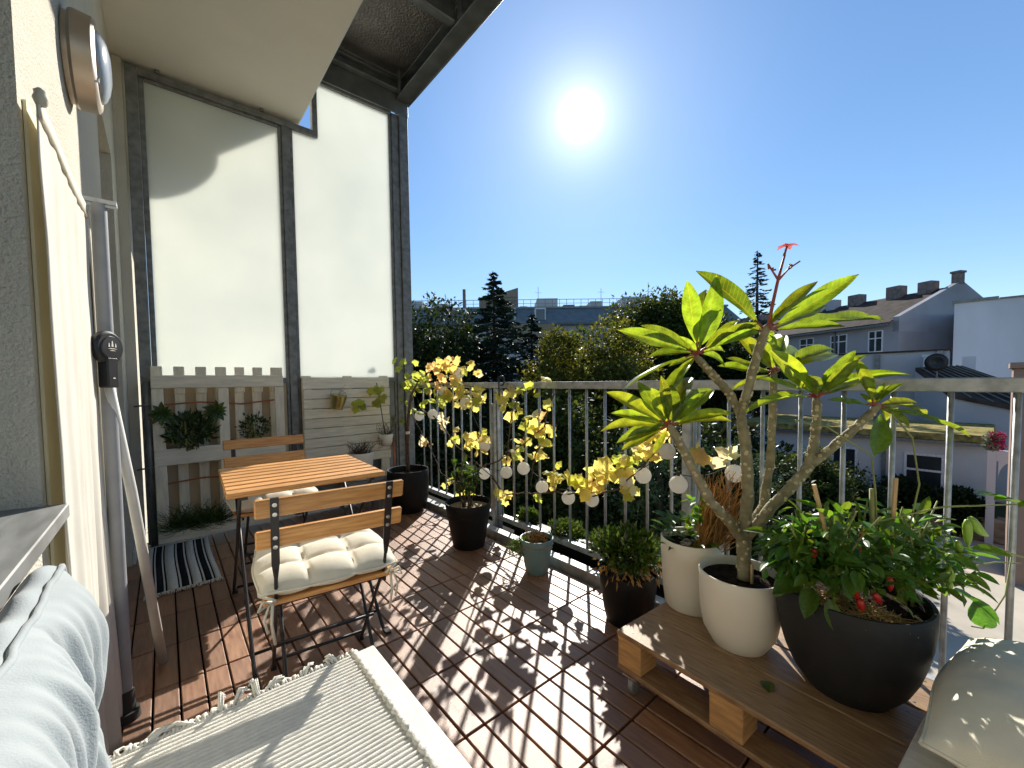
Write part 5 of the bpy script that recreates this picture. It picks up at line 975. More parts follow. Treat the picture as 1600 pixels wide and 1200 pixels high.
# --- low green plants in a trough just outside the railing
b = MB(); b.box(2.0, 2.16, 0.9, 2.35, -0.14, 0.03); b.box(1.985, 2.175, 0.88, 2.37, -0.16, -0.141)
tr = thing('trough', 'long dark trough fixed outside the railing foot', 'planter', (2.08, 1.6, -0.16)); b.build('box', 'black_pot', tr, bevel=0.004)
for i, (y, rx, rz_, lab) in enumerate(((2.22, 0.09, 0.16, 'low sprawling greenery by the railing post, leftmost in the trough'), (1.85, 0.14, 0.16, 'low green plant with brown tips behind the grey-teal pot'), (1.5, 0.15, 0.2, 'low green sedum cushion outside the railing, right of the grey-teal pot'), (1.15, 0.15, 0.24, 'low green sedum cushion outside the railing behind the succulent shrub'))):
    bush_plant('trough_plant', lab, (2.04, y, 0.01), rx, rz_, 0, 0.035, 'jade', mass=1100, lw=0.5, group='plants in the trough')

# --- herbs in the pallet pockets
for (cx, z, rx, rz_, lab, ls) in ((0.13, 0.665, 0.17, 0.26, 'dark green herb bush in the upper left pocket of the cream pallet', 0.06), (0.52, 0.665, 0.13, 0.24, 'sparse twiggy herb in the upper right pocket of the cream pallet', 0.035)):
    t = bush_plant('herb', lab, (cx, 3.70, z), rx, rz_, 0, ls, 'chili_dark' if 'chili_dark' in M else 'chili_leaf_i', mass=420 if cx < 0.3 else 260, lw=0.45, group='herbs in the pallet')
    for ch in t.children: ch.scale = (1, 0.5, 1)
for (x, d) in ((-0.01, -1), (0.27, 1)):
    t = thing('herb_tip', 'drooping leafy tip of the pallet herb, %s end' % ('left' if d < 0 else 'right'), 'plant', (x, 3.67, 0.9), 0, 'herbs in the pallet')
    b = MB(); b.tube([(x+0.05*-d, 3.68, 0.70), (x, 3.665, 0.86), (x+0.01*d, 3.66, 0.93)], 0.003, 5); b.build('stem', 'stem', t)
    for k in range(12):
        a = k*0.52; inst('leaf', DL[k % 2], (x+0.01*d, 3.66, 0.93), t, basis((math.cos(a), -0.3, math.sin(a)*0.8), (0, -1, 0.4)), random.uniform(0.06, 0.09))
b = MB()
for i in range(700):
    p = Vector((0.16+rv(0.16), 3.71+rv(0.015), 0.11)); e = p+Vector((rv(0.14), -random.uniform(0.01, 0.07), random.uniform(0.05, 0.20)-abs(rv(0.1)))); stalk(b, p, e, 0.0022, 0.0008, 0.2, 4, 3)
t = thing('grass_tuft', 'dark drooping grass in the lower pocket of the cream pallet', 'plant', (0.16, 3.71, 0.1)); o = b.build('blades', 'jade', t); o['kind'] = 'stuff'
# --- brass bucket, white pot and hanging basket by the plank panel
bk = thing('metal_bucket', 'small brass coloured bucket hung tilted on the cream plank panel', 'bucket', (1.14, 3.70, 0.88))
Tb = Matrix.Translation((1.14, 3.70, 0.895)) @ Matrix.Rotation(R(8), 4, 'Y') @ Matrix.Rotation(R(6), 4, 'X')
b = MB(); b.lathe([(0.001, 0.0), (0.046, 0.0), (0.049, 0.02), (0.058, 0.06), (0.068, 0.12), (0.072, 0.122), (0.068, 0.124), (0.064, 0.11), (0.044, 0.01)], (0, 0, 0), 28); b.v = [tuple(Tb @ Vector(p)) for p in b.v]; b.build('shell', 'brass', bk, True, sharp=40)
b = MB(); b.tube([Tb @ Vector(p) for p in ((-0.07, 0, 0.12), (-0.06, 0.03, 0.16), (0.0, 0.04, 0.17), (0.06, 0.03, 0.15), (0.07, 0, 0.12))], 0.0025, 6); b.build('handle', 'galv', bk)
b = MB()
for i in range(5): stalk(b, (1.15, 3.70, 0.99), (1.19+rv(0.05), 3.70, 1.08+rv(0.05)), 0.0015, 0.001, 0.1)
tag(b.build('dry_twig', 'dry'), 'thin dry twig standing in the brass bucket', 'twig')
pot('plant_pot', 'white pot behind the far end of the bistro table', 1.26, 3.50, 0.30, (0.085, 0.092, 0.10, 0.105, 0.11), 0.225, 'white_pot', group='white pots')
b = MB(); b.box(1.10, 1.42, 3.36, 3.64, 0.27, 0.299)
for (x, y) in ((1.13, 3.39), (1.39, 3.39), (1.13, 3.61), (1.39, 3.61)): b.box(x-0.015, x+0.015, y-0.015, y+0.015, 0, 0.27)
tag(b.build('plant_stool', 'steel_dark', bevel=0.003), 'low dark stool under the white pot in the corner', 'stool')
b = MB()
for i in range(120): stalk(b, (1.26+rv(0.06), 3.50+rv(0.06), 0.50), (1.26+rv(0.11), 3.50+rv(0.09), random.uniform(0.54, 0.63)), 0.002, 0.001, 0.15, 3, 4)
tag(b.build('dry_grass', 'dry_dark' if 'dry_dark' in M else 'bark'), 'dark withered tuft in the white pot', 'plant', kind='stuff')
t = thing('hanging_basket', 'small white hanging pot with tangled dry stems before the plank panel', 'hanging pot', (1.58, 3.68, 0.52))
b = MB(); b.lathe([(0.001, 0.0), (0.045, 0.004), (0.06, 0.05), (0.066, 0.11), (0.06, 0.11), (0.055, 0.06)], (1.57, 3.68, 0.53), 24); b.build('pot', 'white_pot', t, True)
b = MB()
for i in range(110): stalk(b, (1.58+rv(0.05), 3.68+rv(0.04), 0.62), (1.58+rv(0.11), 3.67+rv(0.06), random.uniform(0.5, 0.76)), 0.002, 0.0012, 0.2, 4, 4)
b.build('tangled_stems', 'bark', t)
b = MB(); b.tube([(1.56, 3.68, 0.64), (1.53, 3.69, 0.9), (1.50, 3.70, 1.12)], 0.004, 6); b.build('stem', 'bark', t, True)
random.seed(5)
for i in range(16):
    p = ((1.50+rv(0.05), 3.68, 1.10-random.random()*0.15) if i < 10 else (1.34+rv(0.04), 3.70, 0.94+rv(0.04)))
    inst('leaf', VM[0][i % 3], p, t, basis((rv(1), -0.3, -0.8), (-0.4, -0.8, 0.3)), random.uniform(0.05, 0.085))
b = MB(); b.tube([(1.665, 3.70, 0.0), (1.655, 3.72, 0.62)], 0.011, 8); tag(b.build('terracotta_stake', 'terra'), 'thin rust red stake standing beside the corner post', 'stake')
# ================================================================== BACKGROUND: TREES
def fol(name, col, tcol=(2.2, 1.7, 0.8), tr=0.35, isl=0.45, rough=0.5, hue=0.03):
    M[name] = mat(name, col, rough, var=0.2, scale=1.5, trans=tr, tcol=tcol, island=isl, hue=hue, spec=0.12 if rough > 0.3 else 0.4)
fol('fol_dark', (0.020, 0.036, 0.013), tr=0.28); fol('fol_mid', (0.042, 0.066, 0.017)); fol('fol_gold', (0.085, 0.10, 0.022), (2.0, 1.7, 0.8), 0.45)
fol('fol_fir', (0.022, 0.042, 0.030), (1.5, 1.5, 1.0), 0.12); fol('fol_gloss', (0.05, 0.085, 0.03), (1.6, 1.5, 1), 0.2, rough=0.22)
M['trunk'] = mat('tree_bark', (0.06, 0.045, 0.035), 0.95, var=0.4, scale=6, bump=0.8, bscale=15)
def pol(bear, dist): return Vector((dist*math.sin(R(bear)), dist*math.cos(R(bear)), 0))
def tree(name, label, c, z0, zt, crown_r, n, ls, m, seed, trunk_frac=0.3, group='garden trees', lobes=16, flat=1.0, clump=0.55):
    rnd = random.Random(seed); c = Vector((c[0], c[1], z0)); H = zt-z0
    t = thing(name, label, 'tree' if H > 4.6 else 'shrub', tuple(c), 0, group)
    b = MB(); cz = z0+H*(trunk_frac+(1-trunk_frac)*0.5); hz = H*(1-trunk_frac)*0.5
    b.tube([c+Vector((0, 0, -0.1)), c+Vector((rnd.uniform(-.1, .1), 0, H*0.3)), c+Vector((rnd.uniform(-.2, .2), rnd.uniform(-.2, .2), H*0.65)), c+Vector((0, 0, H*0.75))], [H*0.022, H*0.017, H*0.011, H*0.004], 9)
    L = []
    for i in range(lobes):
        while True:
            d = Vector((rnd.uniform(-1, 1), rnd.uniform(-1, 1), rnd.uniform(-1, 1)))
            if 0.15 < d.length < 1: break
        d = d.normalized()*(0.3+0.42*rnd.random()); p = Vector((c.x+d.x*crown_r, c.y+d.y*crown_r*flat, cz+d.z*hz)); L.append((p, crown_r*rnd.uniform(0.28, 0.5)))
        s = c+Vector((0, 0, H*rnd.uniform(0.2, 0.6))); b.tube([s, s.lerp(p, 0.5)+Vector((0, 0, 0.1*H*0.3)), p], [H*0.008, H*0.005, H*0.002], 5)
    L.append((Vector((c.x+rnd.uniform(-.2, .2)*crown_r, c.y, zt-crown_r*0.42)), crown_r*0.42))
    b.build('trunk', 'trunk', t, True)
    q = MB(); random.seed(seed); tot = sum(r*r for _, r in L)
    for (p, r) in L:
        k = int(n*r*r/tot)
        nc = max(6, k//14); cs = []
        for i in range(nc):
            d = rdir(); cs.append(p+d*r*random.uniform(0.45, 1.05))
        for i in range(k):
            cc = cs[i % nc]; d = rdir(); pp = cc+d*r*0.26*random.random()**0.6
            leaf_card(q, pp, d+rdir()*0.7, Vector((0, 0, 1))+rdir()*0.8, ls*random.uniform(0.6, 1.25), ls*0.55*random.uniform(0.7, 1.2))
    q.build('crown', m, t, True)['kind'] = 'stuff'
    return t
def conifer(name, label, c, z0, zt, r, n, ls, m, seed, sparse=False, group='garden trees'):
    random.seed(seed); c = Vector((c[0], c[1], z0)); H = zt-z0
    t = thing(name, label, 'tree', tuple(c), 0, group); b = MB(); q = MB()
    b.tube([c, c+Vector((0, 0, H*0.5)), c+Vector((0, 0, H))], [H*0.02, H*0.012, H*0.002], 8)
    nb = int(H*(34 if not sparse else 17))
    for k in range(nb):
        f = (k+random.random())/nb; f = f**0.85; z = z0+H*(0.05+0.95*f)
        ls_ = ls*(0.45+0.55*(1-f)); rr = r*(1-f)**0.85*random.choice((0.5, 0.75, 0.9, 1.0, 1.12))+0.02*r; a = random.uniform(0, 6.28)
        s = Vector((c.x, c.y, z)); e = s+Vector((rr*math.cos(a), rr*math.sin(a), rr*random.uniform(-0.3, 0.12)))
        mid_ = s.lerp(e, 0.55)+Vector((0, 0, -0.05*rr)); b.tube([s, mid_, e], [0.02*(1-f)+0.006, 0.012, 0.004], 4, False)
        side = (e-s).cross(Vector((0, 0, 1))); side = side.normalized() if side.length > 1e-4 else Vector((1, 0, 0))
        m_ = int(n/nb*(0.35+0.65*rr/r)*1.5)
        for i in range(m_):
            u = random.random()**0.65; w_ = (1-u)*0.22*rr+0.03; p = s.lerp(e, u)+side*rv(w_)+Vector((0, 0, -random.random()*0.10*rr*u-0.05*rr*math.sin(u*3.1)))
            leaf_card(q, p, (e-s).normalized()*1.2+side*rv(1.2)+Vector((0, 0, rv(0.5)-0.1)), rdir(), ls_*random.uniform(0.6, 1.3), ls_*0.3)
    for i in range(40):
        z = z0+H*(1.0-0.06*random.random()); leaf_card(q, Vector((c.x, c.y, z)), Vector((rv(1), rv(1), 1.6)), rdir(), ls*0.45, ls*0.1)
    b.build('trunk', 'trunk', t, True); q.build('crown', m, t, True)['kind'] = 'stuff'
    return t
G = -4.0
tree('broadleaf_tree', 'dark rounded tree next to the corner post, left of the fir', pol(28.5, 17), G, 4.6, 3.4, 34000, 0.22, 'fol_dark', 1, 0.15, lobes=22)
conifer('fir_tree', 'tall dark blue-green fir tree in front of the left rooftops', pol(38, 16), G, 5.3, 3.3, 50000, 0.26, 'fol_fir', 2)
conifer('fir_tree', 'shorter dark fir tree just right of the tall fir', pol(43.2, 18), G, 4.0, 3.2, 36000, 0.26, 'fol_fir', 3)
tree('broadleaf_tree', 'yellow-green sunlit tree right of the firs, above the handrail', pol(47.5, 14), G, 2.9, 1.7, 18000, 0.15, 'fol_gold', 4, 0.25, lobes=12)
tree('broadleaf_tree', 'broad golden-green tree above the middle of the handrail', pol(53, 15), G, 3.4, 2.3, 26000, 0.16, 'fol_gold', 5, 0.2, lobes=18)
tree('broadleaf_tree', 'dark dense tree rising behind the left leaves of the frangipani', pol(60, 26), G, 6.4, 4.0, 30000, 0.28, 'fol_mid', 6, 0.2, lobes=22)
tree('broadleaf_tree', 'dark tree behind the upper frangipani branches', pol(66, 27), G, 4.9, 3.4, 22000, 0.28, 'fol_dark', 7, 0.2, lobes=18)
conifer('spruce_tree', 'thin open spruce rising behind the frangipani flower', pol(71.2, 34), G, 10.0, 2.6, 9000, 0.40, 'fol_fir', 8, True)
tree('broadleaf_tree', 'dark round-topped tree standing between the firs and the golden trees', pol(49.5, 22), G, 3.9, 3.2, 22000, 0.24, 'fol_mid', 9, 0.15, lobes=20)
SH = [(24, 13, 0.6, 2.4, 'fol_dark', 'dark shrub behind the corner post, seen between the bars'), (33, 12, 0.9, 2.3, 'fol_dark', 'dark shrub below the tall fir behind the vine'),
      (41, 11.5, 0.7, 2.2, 'fol_dark', 'dark shrub behind the railing post'), (48, 10.5, 1.0, 1.9, 'fol_mid', 'olive shrub under the golden trees'),
      (54.5, 9.5, 0.35, 1.7, 'fol_dark', 'dark shrub behind the middle bars'), (59.5, 8.5, 0.75, 1.25, 'fol_gloss', 'shrub with glinting small leaves behind the middle of the railing'),
      (65, 9.5, 0.2, 1.6, 'fol_dark', 'dark shrub behind the second cream pot'), (70, 9, 0.0, 1.2, 'fol_gloss', 'shrub with glinting leaves behind the frangipani stems'),
      (73.5, 10.8, -0.6, 1.3, 'fol_dark', 'dark shrub right of the frangipani stems'), (79, 18, -2.0, 1.5, 'fol_dark', 'low dark hedge shrub before the white shed'),
      (84.5, 19.2, -2.4, 0.9, 'fol_dark', 'low dark shrub at the middle of the white shed'), (88.3, 19.3, -2.5, 0.8, 'fol_dark', 'low dark shrub at the right end of the white shed'),
      (77, 14.5, -0.9, 1.2, 'fol_mid', 'small garden tree beside the shed window')]
for i, (be, di, zt, cr, m, lab) in enumerate(SH):
    tree('garden_shrub', lab, pol(be, di), G, zt, cr, 15000 if cr > 1.5 else 10000, 0.14 if m != 'fol_gloss' else 0.09, m, 40+i, 0.02, 'garden shrubs', lobes=20)
SH2 = [(29, 22, 0.5, 3.0), (45, 20, 0.6, 3.2), (58, 16, 0.3, 2.6), (68, 15, -0.2, 2.4)]
for i, (be, di, zt, cr) in enumerate(SH2):
    tree('garden_shrub', ['wide dark shrub far behind the vine leaves', 'wide dark shrub far below the golden trees', 'wide dark shrub far behind the string lights', 'wide dark shrub far behind the frangipani pot'][i], pol(be, di), G, zt, cr, 14000, 0.22, 'fol_dark', 80+i, 0.02, 'garden shrubs', lobes=20)

# ================================================================== BACKGROUND: BUILDINGS
M['b_grey'] = mat('grey_render', (0.34, 0.335, 0.35), 0.95, var=0.12, scale=0.5, bump=0.2, bscale=12, spec=0.1)
M['b_white'] = mat('white_render', (0.64, 0.65, 0.68), 0.95, var=0.1, scale=0.5, stretch=(1, 1, 0.35), bump=0.2, bscale=10, spec=0.1)
M['b_pale'] = mat('pale_render', (0.44, 0.44, 0.46), 0.95, var=0.1, scale=0.5, bump=0.2, bscale=10, spec=0.1)
M['b_shed'] = mat('shed_render', (0.58, 0.575, 0.56), 0.95, var=0.08, scale=0.8, bump=0.2, bscale=14, spec=0.1)
M['roof_br'] = mat('brown_roof', (0.06, 0.047, 0.040), 0.95, var=0.35, scale=2.5, bump=0.5, bscale=20, spec=0.1)
M['roof_gr'] = mat('grey_green_roof', (0.12, 0.14, 0.14), 0.7, var=0.2, scale=1.5)
M['moss'] = mat('mossy_edge', (0.25, 0.205, 0.075), 1.0, var=0.5, scale=5, bump=0.8, bscale=30, spec=0.05)
M['w_frame'] = mat('window_white', (0.7, 0.7, 0.7), 0.6)
M['chim'] = mat('chimney_brick', (0.20, 0.16, 0.14), 0.95, var=0.3, scale=4)
M['log'] = mat('weathered_timber', (0.28, 0.22, 0.15), 0.9, var=0.3, scale=3, stretch=(4, 1, 4), bump=0.5, bscale=20)
M['tan'] = mat('tan_render', (0.30, 0.20, 0.15), 0.95, var=0.1, scale=0.8, bump=0.3, bscale=20)
def frame_of(p0, p1):
    """local axes of a facade: x along it from p0 to p1, y into the building, z up"""
    p0, p1 = Vector(p0), Vector(p1); x = (p1-p0); w = x.length; x.normalize(); y = Vector((0, 0, 1)).cross(x); y.normalize()
    if y.dot(p0) < 0: y = -y
    Tm = Matrix((x, y, Vector((0, 0, 1)))).transposed().to_4x4(); Tm.translation = p0; return Tm, w
def bb(t, name, m, Tm, boxes, bev=0):
    b = MB()
    for q in boxes: b.box(*q, Tm)
    return b.build(name, m, t, bevel=bev)
def window(t, Tm, x, z, w, h, nx=2, nz=1, sill=True):
    f = 0.07; bx = [(x, x+w, -0.05, 0.02, z, z+f), (x, x+w, -0.05, 0.02, z+h-f, z+h), (x, x+f, -0.05, 0.02, z+f, z+h-f), (x+w-f, x+w, -0.05, 0.02, z+f, z+h-f)]
    for i in range(1, nx): xx = x+w*i/nx; bx.append((xx-0.04, xx+0.04, -0.045, 0.015, z+f, z+h-f))
    if nz > 1: bx.append((x+f, x+w-f, -0.04, 0.012, z+h*0.64-0.035, z+h*0.64+0.035))
    o = bb(t, 'window', 'w_frame', Tm, bx); bb(t, 'pane', 'window_glass', Tm, [(x+f, x+w-f, -0.02, -0.005, z+f, z+h-f)]).parent = o
    o.children[0].location = (0, 0, 0)
    if sill: bb(t, 'sill', 'b_pale', Tm, [(x-0.08, x+w+0.08, -0.12, -0.051, z-0.08, z)])
# far left block with flat roof terraces
t = thing('apartment_block', 'long grey apartment block with roof terraces behind the trees at left', 'building', tuple(pol(40, 46)+Vector((0, 0, G))))
Tm, w = frame_of(pol(40, 46)+pol(130, -26), pol(40, 46)+pol(130, 26)); Tm.translation.z = 1.3
bb(t, 'wall', 'b_pale', Tm, [(0, w, 0, 12, G, 6.2)])
b = MB(); b.add([Tm @ Vector(p) for p in [(0, -0.6, 6.2), (w, -0.6, 6.2), (w, 3.0, 8.4), (0, 3.0, 8.4), (0, 12, 8.4), (w, 12, 8.4), (0, -0.6, 6.0), (w, -0.6, 6.0), (0, 12, 6.2), (w, 12, 6.2)]], [(0, 1, 2, 3), (3, 2, 5, 4), (6, 7, 1, 0), (0, 3, 4, 8), (1, 9, 5, 2)]); b.build('roof', 'roof_gr', t)
bb(t, 'roof_edge', 'steel_dark', Tm, [(-0.2, w+0.2, 2.9, 3.3, 8.41, 8.62)])
for x0_, x1_, h in ((2.5, 6.5, 9.3), (7.5, 10.0, 9.7), (14, 15.6, 9.6), (29.5, 32, 9.8), (36, 37.4, 9.4), (40, 43, 9.9), (46, 48, 9.5), (17, 19, 9.2)): bb(t, 'penthouse_box', 'b_shed', Tm, [(x0_, x1_, 4, 7, 8.45, h)])
for x in (8.6, 20.5): bb(t, 'chimney', 'bolt' if x < 10 else 'chim', Tm, [(x, x+0.35, 4, 4.35, 8.45, 12.2 if x < 10 else 11.0)])
rq = random.Random(3)
for k in range(16):
    x = 1.0+k*3.2+rq.uniform(-1, 1); ww = rq.uniform(0.5, 1.6); bb(t, 'roof_stack', ('b_shed', 'chim', 'b_pale')[k % 3], Tm, [(x, x+ww, 8.2+rq.random(), 9.6+rq.random(), 8.45, 9.2+rq.uniform(0, 1.1))], 0.02)
for k in range(7):
    x = 2.0+k*7.1+rq.uniform(-1, 1); b = MB(); b.tube([Tm @ Vector((x, 6, 8.4)), Tm @ Vector((x, 6, 11.2+rq.random()))], 0.03, 5); zz = 10.9; b.tube([Tm @ Vector((x-0.4, 6, zz)), Tm @ Vector((x+0.4, 6, zz))], 0.018, 4); b.build('aerial', 'steel_dark', t)
bb(t, 'timber_screen', 'log', Tm, [(22.5, 27.2, 3.6, 3.8, 8.63, 9.9)])
b = MB(); b.add([Tm @ Vector(p) for p in [(23.5, 3.5, 9.9), (27.2, 3.5, 9.9), (27.2, 3.5, 11.0), (23.5, 3.9, 9.9), (27.2, 3.9, 9.9), (27.2, 3.9, 11.0)]], [(0, 1, 2), (5, 4, 3), (0, 3, 4, 1), (1, 4, 5, 2), (2, 5, 3, 0)]); b.build('timber_gable', 'log', t)
b = MB()
for i in range(59):
    x = 0.3+i*0.86; b.box(x, x+0.05, 3.35, 3.4, 8.62, 9.55, Tm)
b.box(0.3, w-0.3, 3.3, 3.345, 9.5, 9.56, Tm); b.box(0.3, w-0.3, 3.3, 3.345, 9.05, 9.09, Tm); b.build('terrace_railing', 'steel_dark', t)
for (x, wd) in ((19.2, 2.0), (24.2, 2.6), (29, 1.2)):
    o = bb(t, 'dormer', 'w_frame', Tm, [(x, x+wd, 0.2, 2.4, 6.5, 8.0)]); o2 = bb(t, 'pane', 'window_glass', Tm, [(x+0.12, x+wd-0.12, 0.16, 0.199, 6.62, 7.85)]); o2.parent = o; o2.location = (0, 0, 0)
bb(t, 'balcony_screen', 'log', Tm, [(26.5, 31, -1.3, -1.2, 4.3, 6.0)])
for x in range(12, 38, 4): window(t, Tm, x, 3.2, 1.4, 1.8, 2, 2)
# grey gabled house at right
C_ = pol(83.7, 36); Lf = pol(75.5, 40.2); dirx = (C_-Lf).normalized(); P0 = C_-dirx*20
t = thing('gabled_house', 'grey rendered house with brown roof, gable and row of windows', 'building', (C_.x, C_.y, G))
Tm, w = frame_of((P0.x, P0.y, 0), (C_.x, C_.y, 0))
bb(t, 'wall', 'b_grey', Tm, [(0, w-0.01, 0, 10, G, 4.70)])
bb(t, 'gutter', 'steel_dark', Tm, [(0, w-0.37, -0.47, -0.355, 4.42, 4.54)]); bb(t, 'band_course', 'b_pale', Tm, [(0, w-0.4, -0.06, -0.002, 1.95, 2.12)])
b = MB(); b.add([Tm @ Vector(p) for p in [(w, 0, 4.0), (w, 10, 4.0), (w, 10, 5.0), (w, 5.6, 7.35), (w, 5.2, 7.35), (w, 0, 4.95), (w-0.35, 0, 4.0), (w-0.35, 10, 4.0), (w-0.35, 10, 5.0), (w-0.35, 5.6, 7.35), (w-0.35, 5.2, 7.35), (w-0.35, 0, 4.95)]],
    [(0, 1, 2, 3, 4, 5), (11, 10, 9, 8, 7, 6), (5, 4, 10, 11), (4, 3, 9, 10), (3, 2, 8, 9), (0, 5, 11, 6), (1, 7, 8, 2)]); b.build('gable', 'b_grey', t)
b = MB(); b.add([Tm @ Vector(p) for p in [(0, -0.35, 4.62), (w-0.36, -0.35, 4.62), (w-0.36, 5.3, 7.15), (0, 5.3, 7.15), (w-0.36, 10.3, 4.7), (0, 10.3, 4.7), (0, -0.35, 4.45), (w-0.36, -0.35, 4.45)]], [(0, 1, 2, 3), (3, 2, 4, 5), (6, 7, 1, 0)]); b.build('roof', 'roof_br', t)
for (x, wd, h, m) in ((1.2, 1.0, 7.6, 'chim'), (3.5, 1.2, 7.7, 'chim'), (11.4, 0.7, 7.7, 'b_pale'), (18.0, 0.8, 7.7, 'chim'), (6.2, 1.4, 7.8, 'b_pale'), (8.8, 2.2, 7.9, 'b_pale'), (13.2, 0.9, 7.75, 'chim'), (16.0, 0.9, 7.8, 'chim')): bb(t, 'chimney', m, Tm, [(x, x+wd, 4.6, 5.4, 6.7, h)], 0.02)
bb(t, 'chimney', 'chim', Tm, [(w-0.4, w+0.02, 5.1, 5.6, 7.2, 7.95), (w-0.46, w+0.08, 5.04, 5.66, 7.951, 8.08)])
for x, wd, nx in ((9.2, 2.4, 4), (13.1, 1.2, 2), (15.6, 1.2, 2), (18.2, 0.9, 2), (6.0, 1.2, 2), (2.5, 1.2, 2)): window(t, Tm, x, 2.75, wd, 1.45, nx, 2)
for x, wd, nx in ((9.2, 1.4, 2), (12.4, 1.4, 2), (17.8, 1.4, 2), (6.0, 1.2, 2)): window(t, Tm, x, 0.2, wd, 1.35, nx, 2)
for x in (15.2,): bb(t, 'vent_box', 'w_frame', Tm, [(x, x+0.6, -0.35, -0.01, 0.9, 1.4)])
for x in (11.6, 15.9): bb(t, 'gable_pipe', 'steel_dark', Tm, [(x, x+0.12, -0.14, -0.02, G, 4.4)])
g = MB(); Tg = Matrix.Translation(Tm @ Vector((w, 2.6, 1.3)))@Tm.to_3x3().to_4x4(); g.box(0.002, 0.05, 0, 1.1, 0, 1.3, Tg); go = g.build('gable_window', 'w_frame', t); g = MB(); g.box(0.051, 0.06, 0.12, 0.98, 0.12, 1.18, Tg); g.build('pane', 'window_glass', go)
# white rendered block at the right edge
t = thing('white_block', 'tall windowless white rendered block at the right edge', 'building', (37, -4, G))
b = MB(); b.box(33, 44, -14, 1.46, G, 5.05); b.build('wall', 'b_white', t)
b = MB(); b.box(32.9, 44.1, -14, -1.9, 5.051, 5.25); b.box(32.9, 44.1, -0.1, 1.55, 5.051, 5.20); b.box(32.9, 44.1, -1.89, -0.11, 5.051, 5.12); b.build('coping', 'steel_dark', t)
# low wall and lean-to
t = thing('courtyard_wall', 'pale low courtyard building wall below the gabled house', 'building', (28, 3, G))
b = MB(); b.box(27.5, 28.2, 1.34, 8.6, G, 2.28); b.build('wall', 'b_pale', t)
b = MB(); b.box(27.4, 28.3, 1.3, 8.65, 2.281, 2.36); b.build('coping', 'roof_br', t)
b = MB(); b.box(27.35, 27.499, 3.7, 3.9, G, 2.2); b.box(27.3, 27.499, 1.5, 1.7, 1.4, 2.28); b.build('drain_pipe', 'steel_dark', t)
t = thing('lean_to', 'brown lean-to roof with dark slope in front of the white block', 'building', (26, 0.3, G))
A_, B_, C2, D_ = Vector((26.6, 2.35, 1.52)), Vector((26.6, 0.9, 1.56)), Vector((25.2, 1.15, 0.35)), Vector((25.8, -4.2, -1.1))
dz = Vector((0, 0, -0.16))
b = MB(); b.add([A_, B_, D_, C2, A_+dz, B_+dz, D_+dz, C2+dz, (27.4, -4.2, -1.1), (27.4, 0.9, 1.56)], [(0, 3, 2, 1), (0, 4, 7, 3), (3, 7, 6, 2), (1, 2, 8, 9)]); b.build('roof', 'roof_br', t)
b = MB()
for k in range(1, 9):
    p, q = A_.lerp(B_, k/9), C2.lerp(D_, k/9); b.tube([p+Vector((-0.02, 0, 0.03)), q+Vector((-0.02, 0, 0.03))], 0.03, 4)
b.build('roof_seams', 'roof_gr', t)
b = MB(); g4 = lambda p: Vector((p.x+0.08, p.y, G))
b.add([A_+dz, C2+dz+Vector((0.08, 0, 0)), g4(C2), g4(A_), D_+dz+Vector((0.08, 0, 0)), g4(D_)], [(0, 1, 2, 3), (1, 4, 5, 2)]); b.build('wall', 'b_pale', t)
b = MB(); b.box(26.7, 27.1, 1.6, 2.1, 0.5, 2.0); b.box(26.65, 27.15, 1.55, 2.15, 2.001, 2.1); b.box(26.7, 27.1, 0.5, 0.9, 0.5, 1.95); b.build('chimney', 'b_white', t)
t = thing('satellite_dish', 'dark round satellite dish above the lean-to roof', 'satellite dish', (26.0, 1.6, 0.85))
b = MB(); b.lathe([(0.001, 0.0), (0.2, 0.02), (0.38, 0.09), (0.38, 0.10), (0.2, 0.03), (0.001, 0.01)], (25.9, 1.62, 1.72), 24, basis((0, 0, 1), (-1, 0.1, 0.2))); b.build('dish', 'blackm', t, True)
b = MB(); b.tube([(26.0, 1.6, 0.85), (26.0, 1.62, 1.75)], 0.03, 6); b.tube([(25.95, 1.64, 1.5), (25.45, 1.66, 1.7)], 0.012, 5); b.build('mast', 'steel_dark', t)
# shed with mossy flat roof
t = thing('garden_shed', 'long white garden building with flat mossy roof edge and small windows', 'building', (21.5, 2.5, G))
b = MB(); b.box(20.2, 25, -0.08, 7.6, G, -1.18); b.build('wall', 'b_shed', t)
b = MB(); b.box(19.95, 25.2, -0.12, 7.7, -1.179, -1.08); b.build('fascia', 'steel_dark', t)
b = MB(); b.box(19.97, 25.2, -0.1, 7.7, -1.079, -0.83); b.build('moss_edge', 'moss', t, bevel=0.03)
Ts, ws = frame_of((20.2, 7.6, 0), (20.2, -0.08, 0))
window(t, Ts, 3.5, -2.9, 0.8, 1.3, 1, 1); window(t, Ts, 5.6, -3.2, 1.0, 1.6, 1, 2)
bb(t, 'gutter_pipe', 'steel_dark', Ts, [(5.0, 5.12, -0.13, -0.01, G, -1.5), (4.9, 5.22, -0.2, -0.14, -1.5, -1.3)])
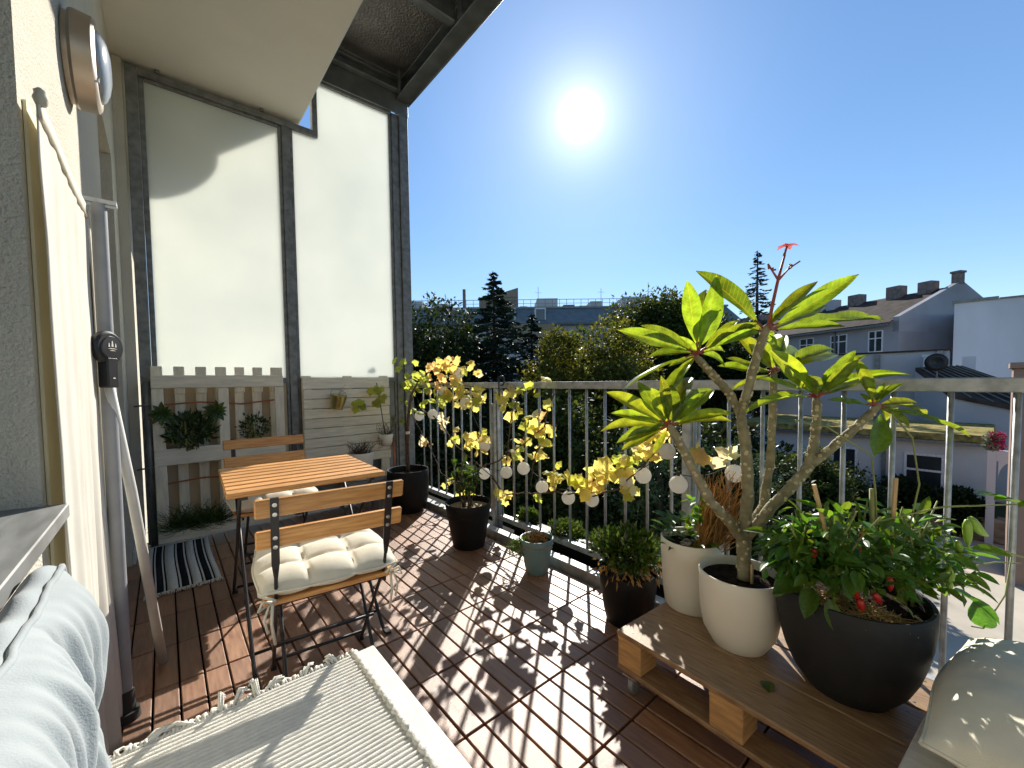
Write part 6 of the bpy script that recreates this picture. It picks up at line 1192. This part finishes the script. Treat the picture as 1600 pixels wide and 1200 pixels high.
# little arch wall with flowers, timber beam, tan corner at the edge
b = MB(); n = 12; arc = [(-0.45-0.28*math.cos(math.pi*i/n), -2.0+0.55*math.sin(math.pi*i/n)) for i in range(n+1)]
pts = [(0.05, -2.6), (0.05, -1.15), (-1.1, -1.15), (-1.1, -2.6)]
for xx, rev in ((18.9, False), (19.3, True)): pass
front = [(18.9, y, z) for y, z in [(0.05, -2.6), (0.05, -1.15), (-1.1, -1.15), (-1.1, -2.6), (-0.17, -2.6)]]
def wallpiece(b, y0, y1, z0, z1): b.box(18.9, 19.2, y0, y1, z0, z1)
wallpiece(b, -0.13, 0.05, -4, -1.15); wallpiece(b, -1.1, -0.78, -4, -1.15); wallpiece(b, -0.779, -0.131, -1.45, -1.15)
for i in range(n):
    a0, a1 = arc[i], arc[i+1]
    b.add([(18.9, -a0[0]*-1, a0[1]), (18.9, a1[0], a1[1]), (18.9, a1[0], -1.45), (18.9, a0[0], -1.45), (19.2, a0[0], a0[1]), (19.2, a1[0], a1[1])], [(0, 1, 2, 3), (0, 4, 5, 1)])
tag(b.build('arched_wall', 'b_white'), 'small white wall with a dark arch beside the shed, right edge', 'wall')
for (k, col, lab, y, z) in ((0, (0.5, 0.05, 0.12), 'red flowering plant above the white arch', -0.15, -0.95), (1, (0.3, 0.32, 0.2), 'pale flowering plant above the white arch', 0.0, -1.0)):
    M['flw%d' % k] = mat('flower_%d' % k, col, 0.7, island=0.4, trans=0.3)
    t = thing('flower_plant', lab, 'plant', (19.05, y, -1.15), 0, 'flowers at the arch'); q = MB()
    for i in range(260): leaf_card(q, Vector((19.05+rv(0.15), y+rv(0.14), z+0.1+rv(0.25))), rdir(), rdir(), 0.09, 0.06)
    q.build('foliage', 'flw%d' % k, t)['kind'] = 'stuff'
b = MB(); b.box(19.0, 19.5, -9, 2.6, -4, -3.25)
tag(b.build('timber_sleeper', 'log', bevel=0.05), 'thick weathered timber edging at the back of the paved yard', 'timber')
b = MB(); b.box(15.6, 17.2, -3.5, -0.32, G, 1.28); b.box(15.5, 17.3, -3.5, -0.26, 1.281, 1.42)
tag(b.build('tan_pillar', 'tan', bevel=0.01), 'tan rendered pillar at the extreme right edge', 'pillar')
# the ground between: hedge of ground ivy is left to the shrubs above
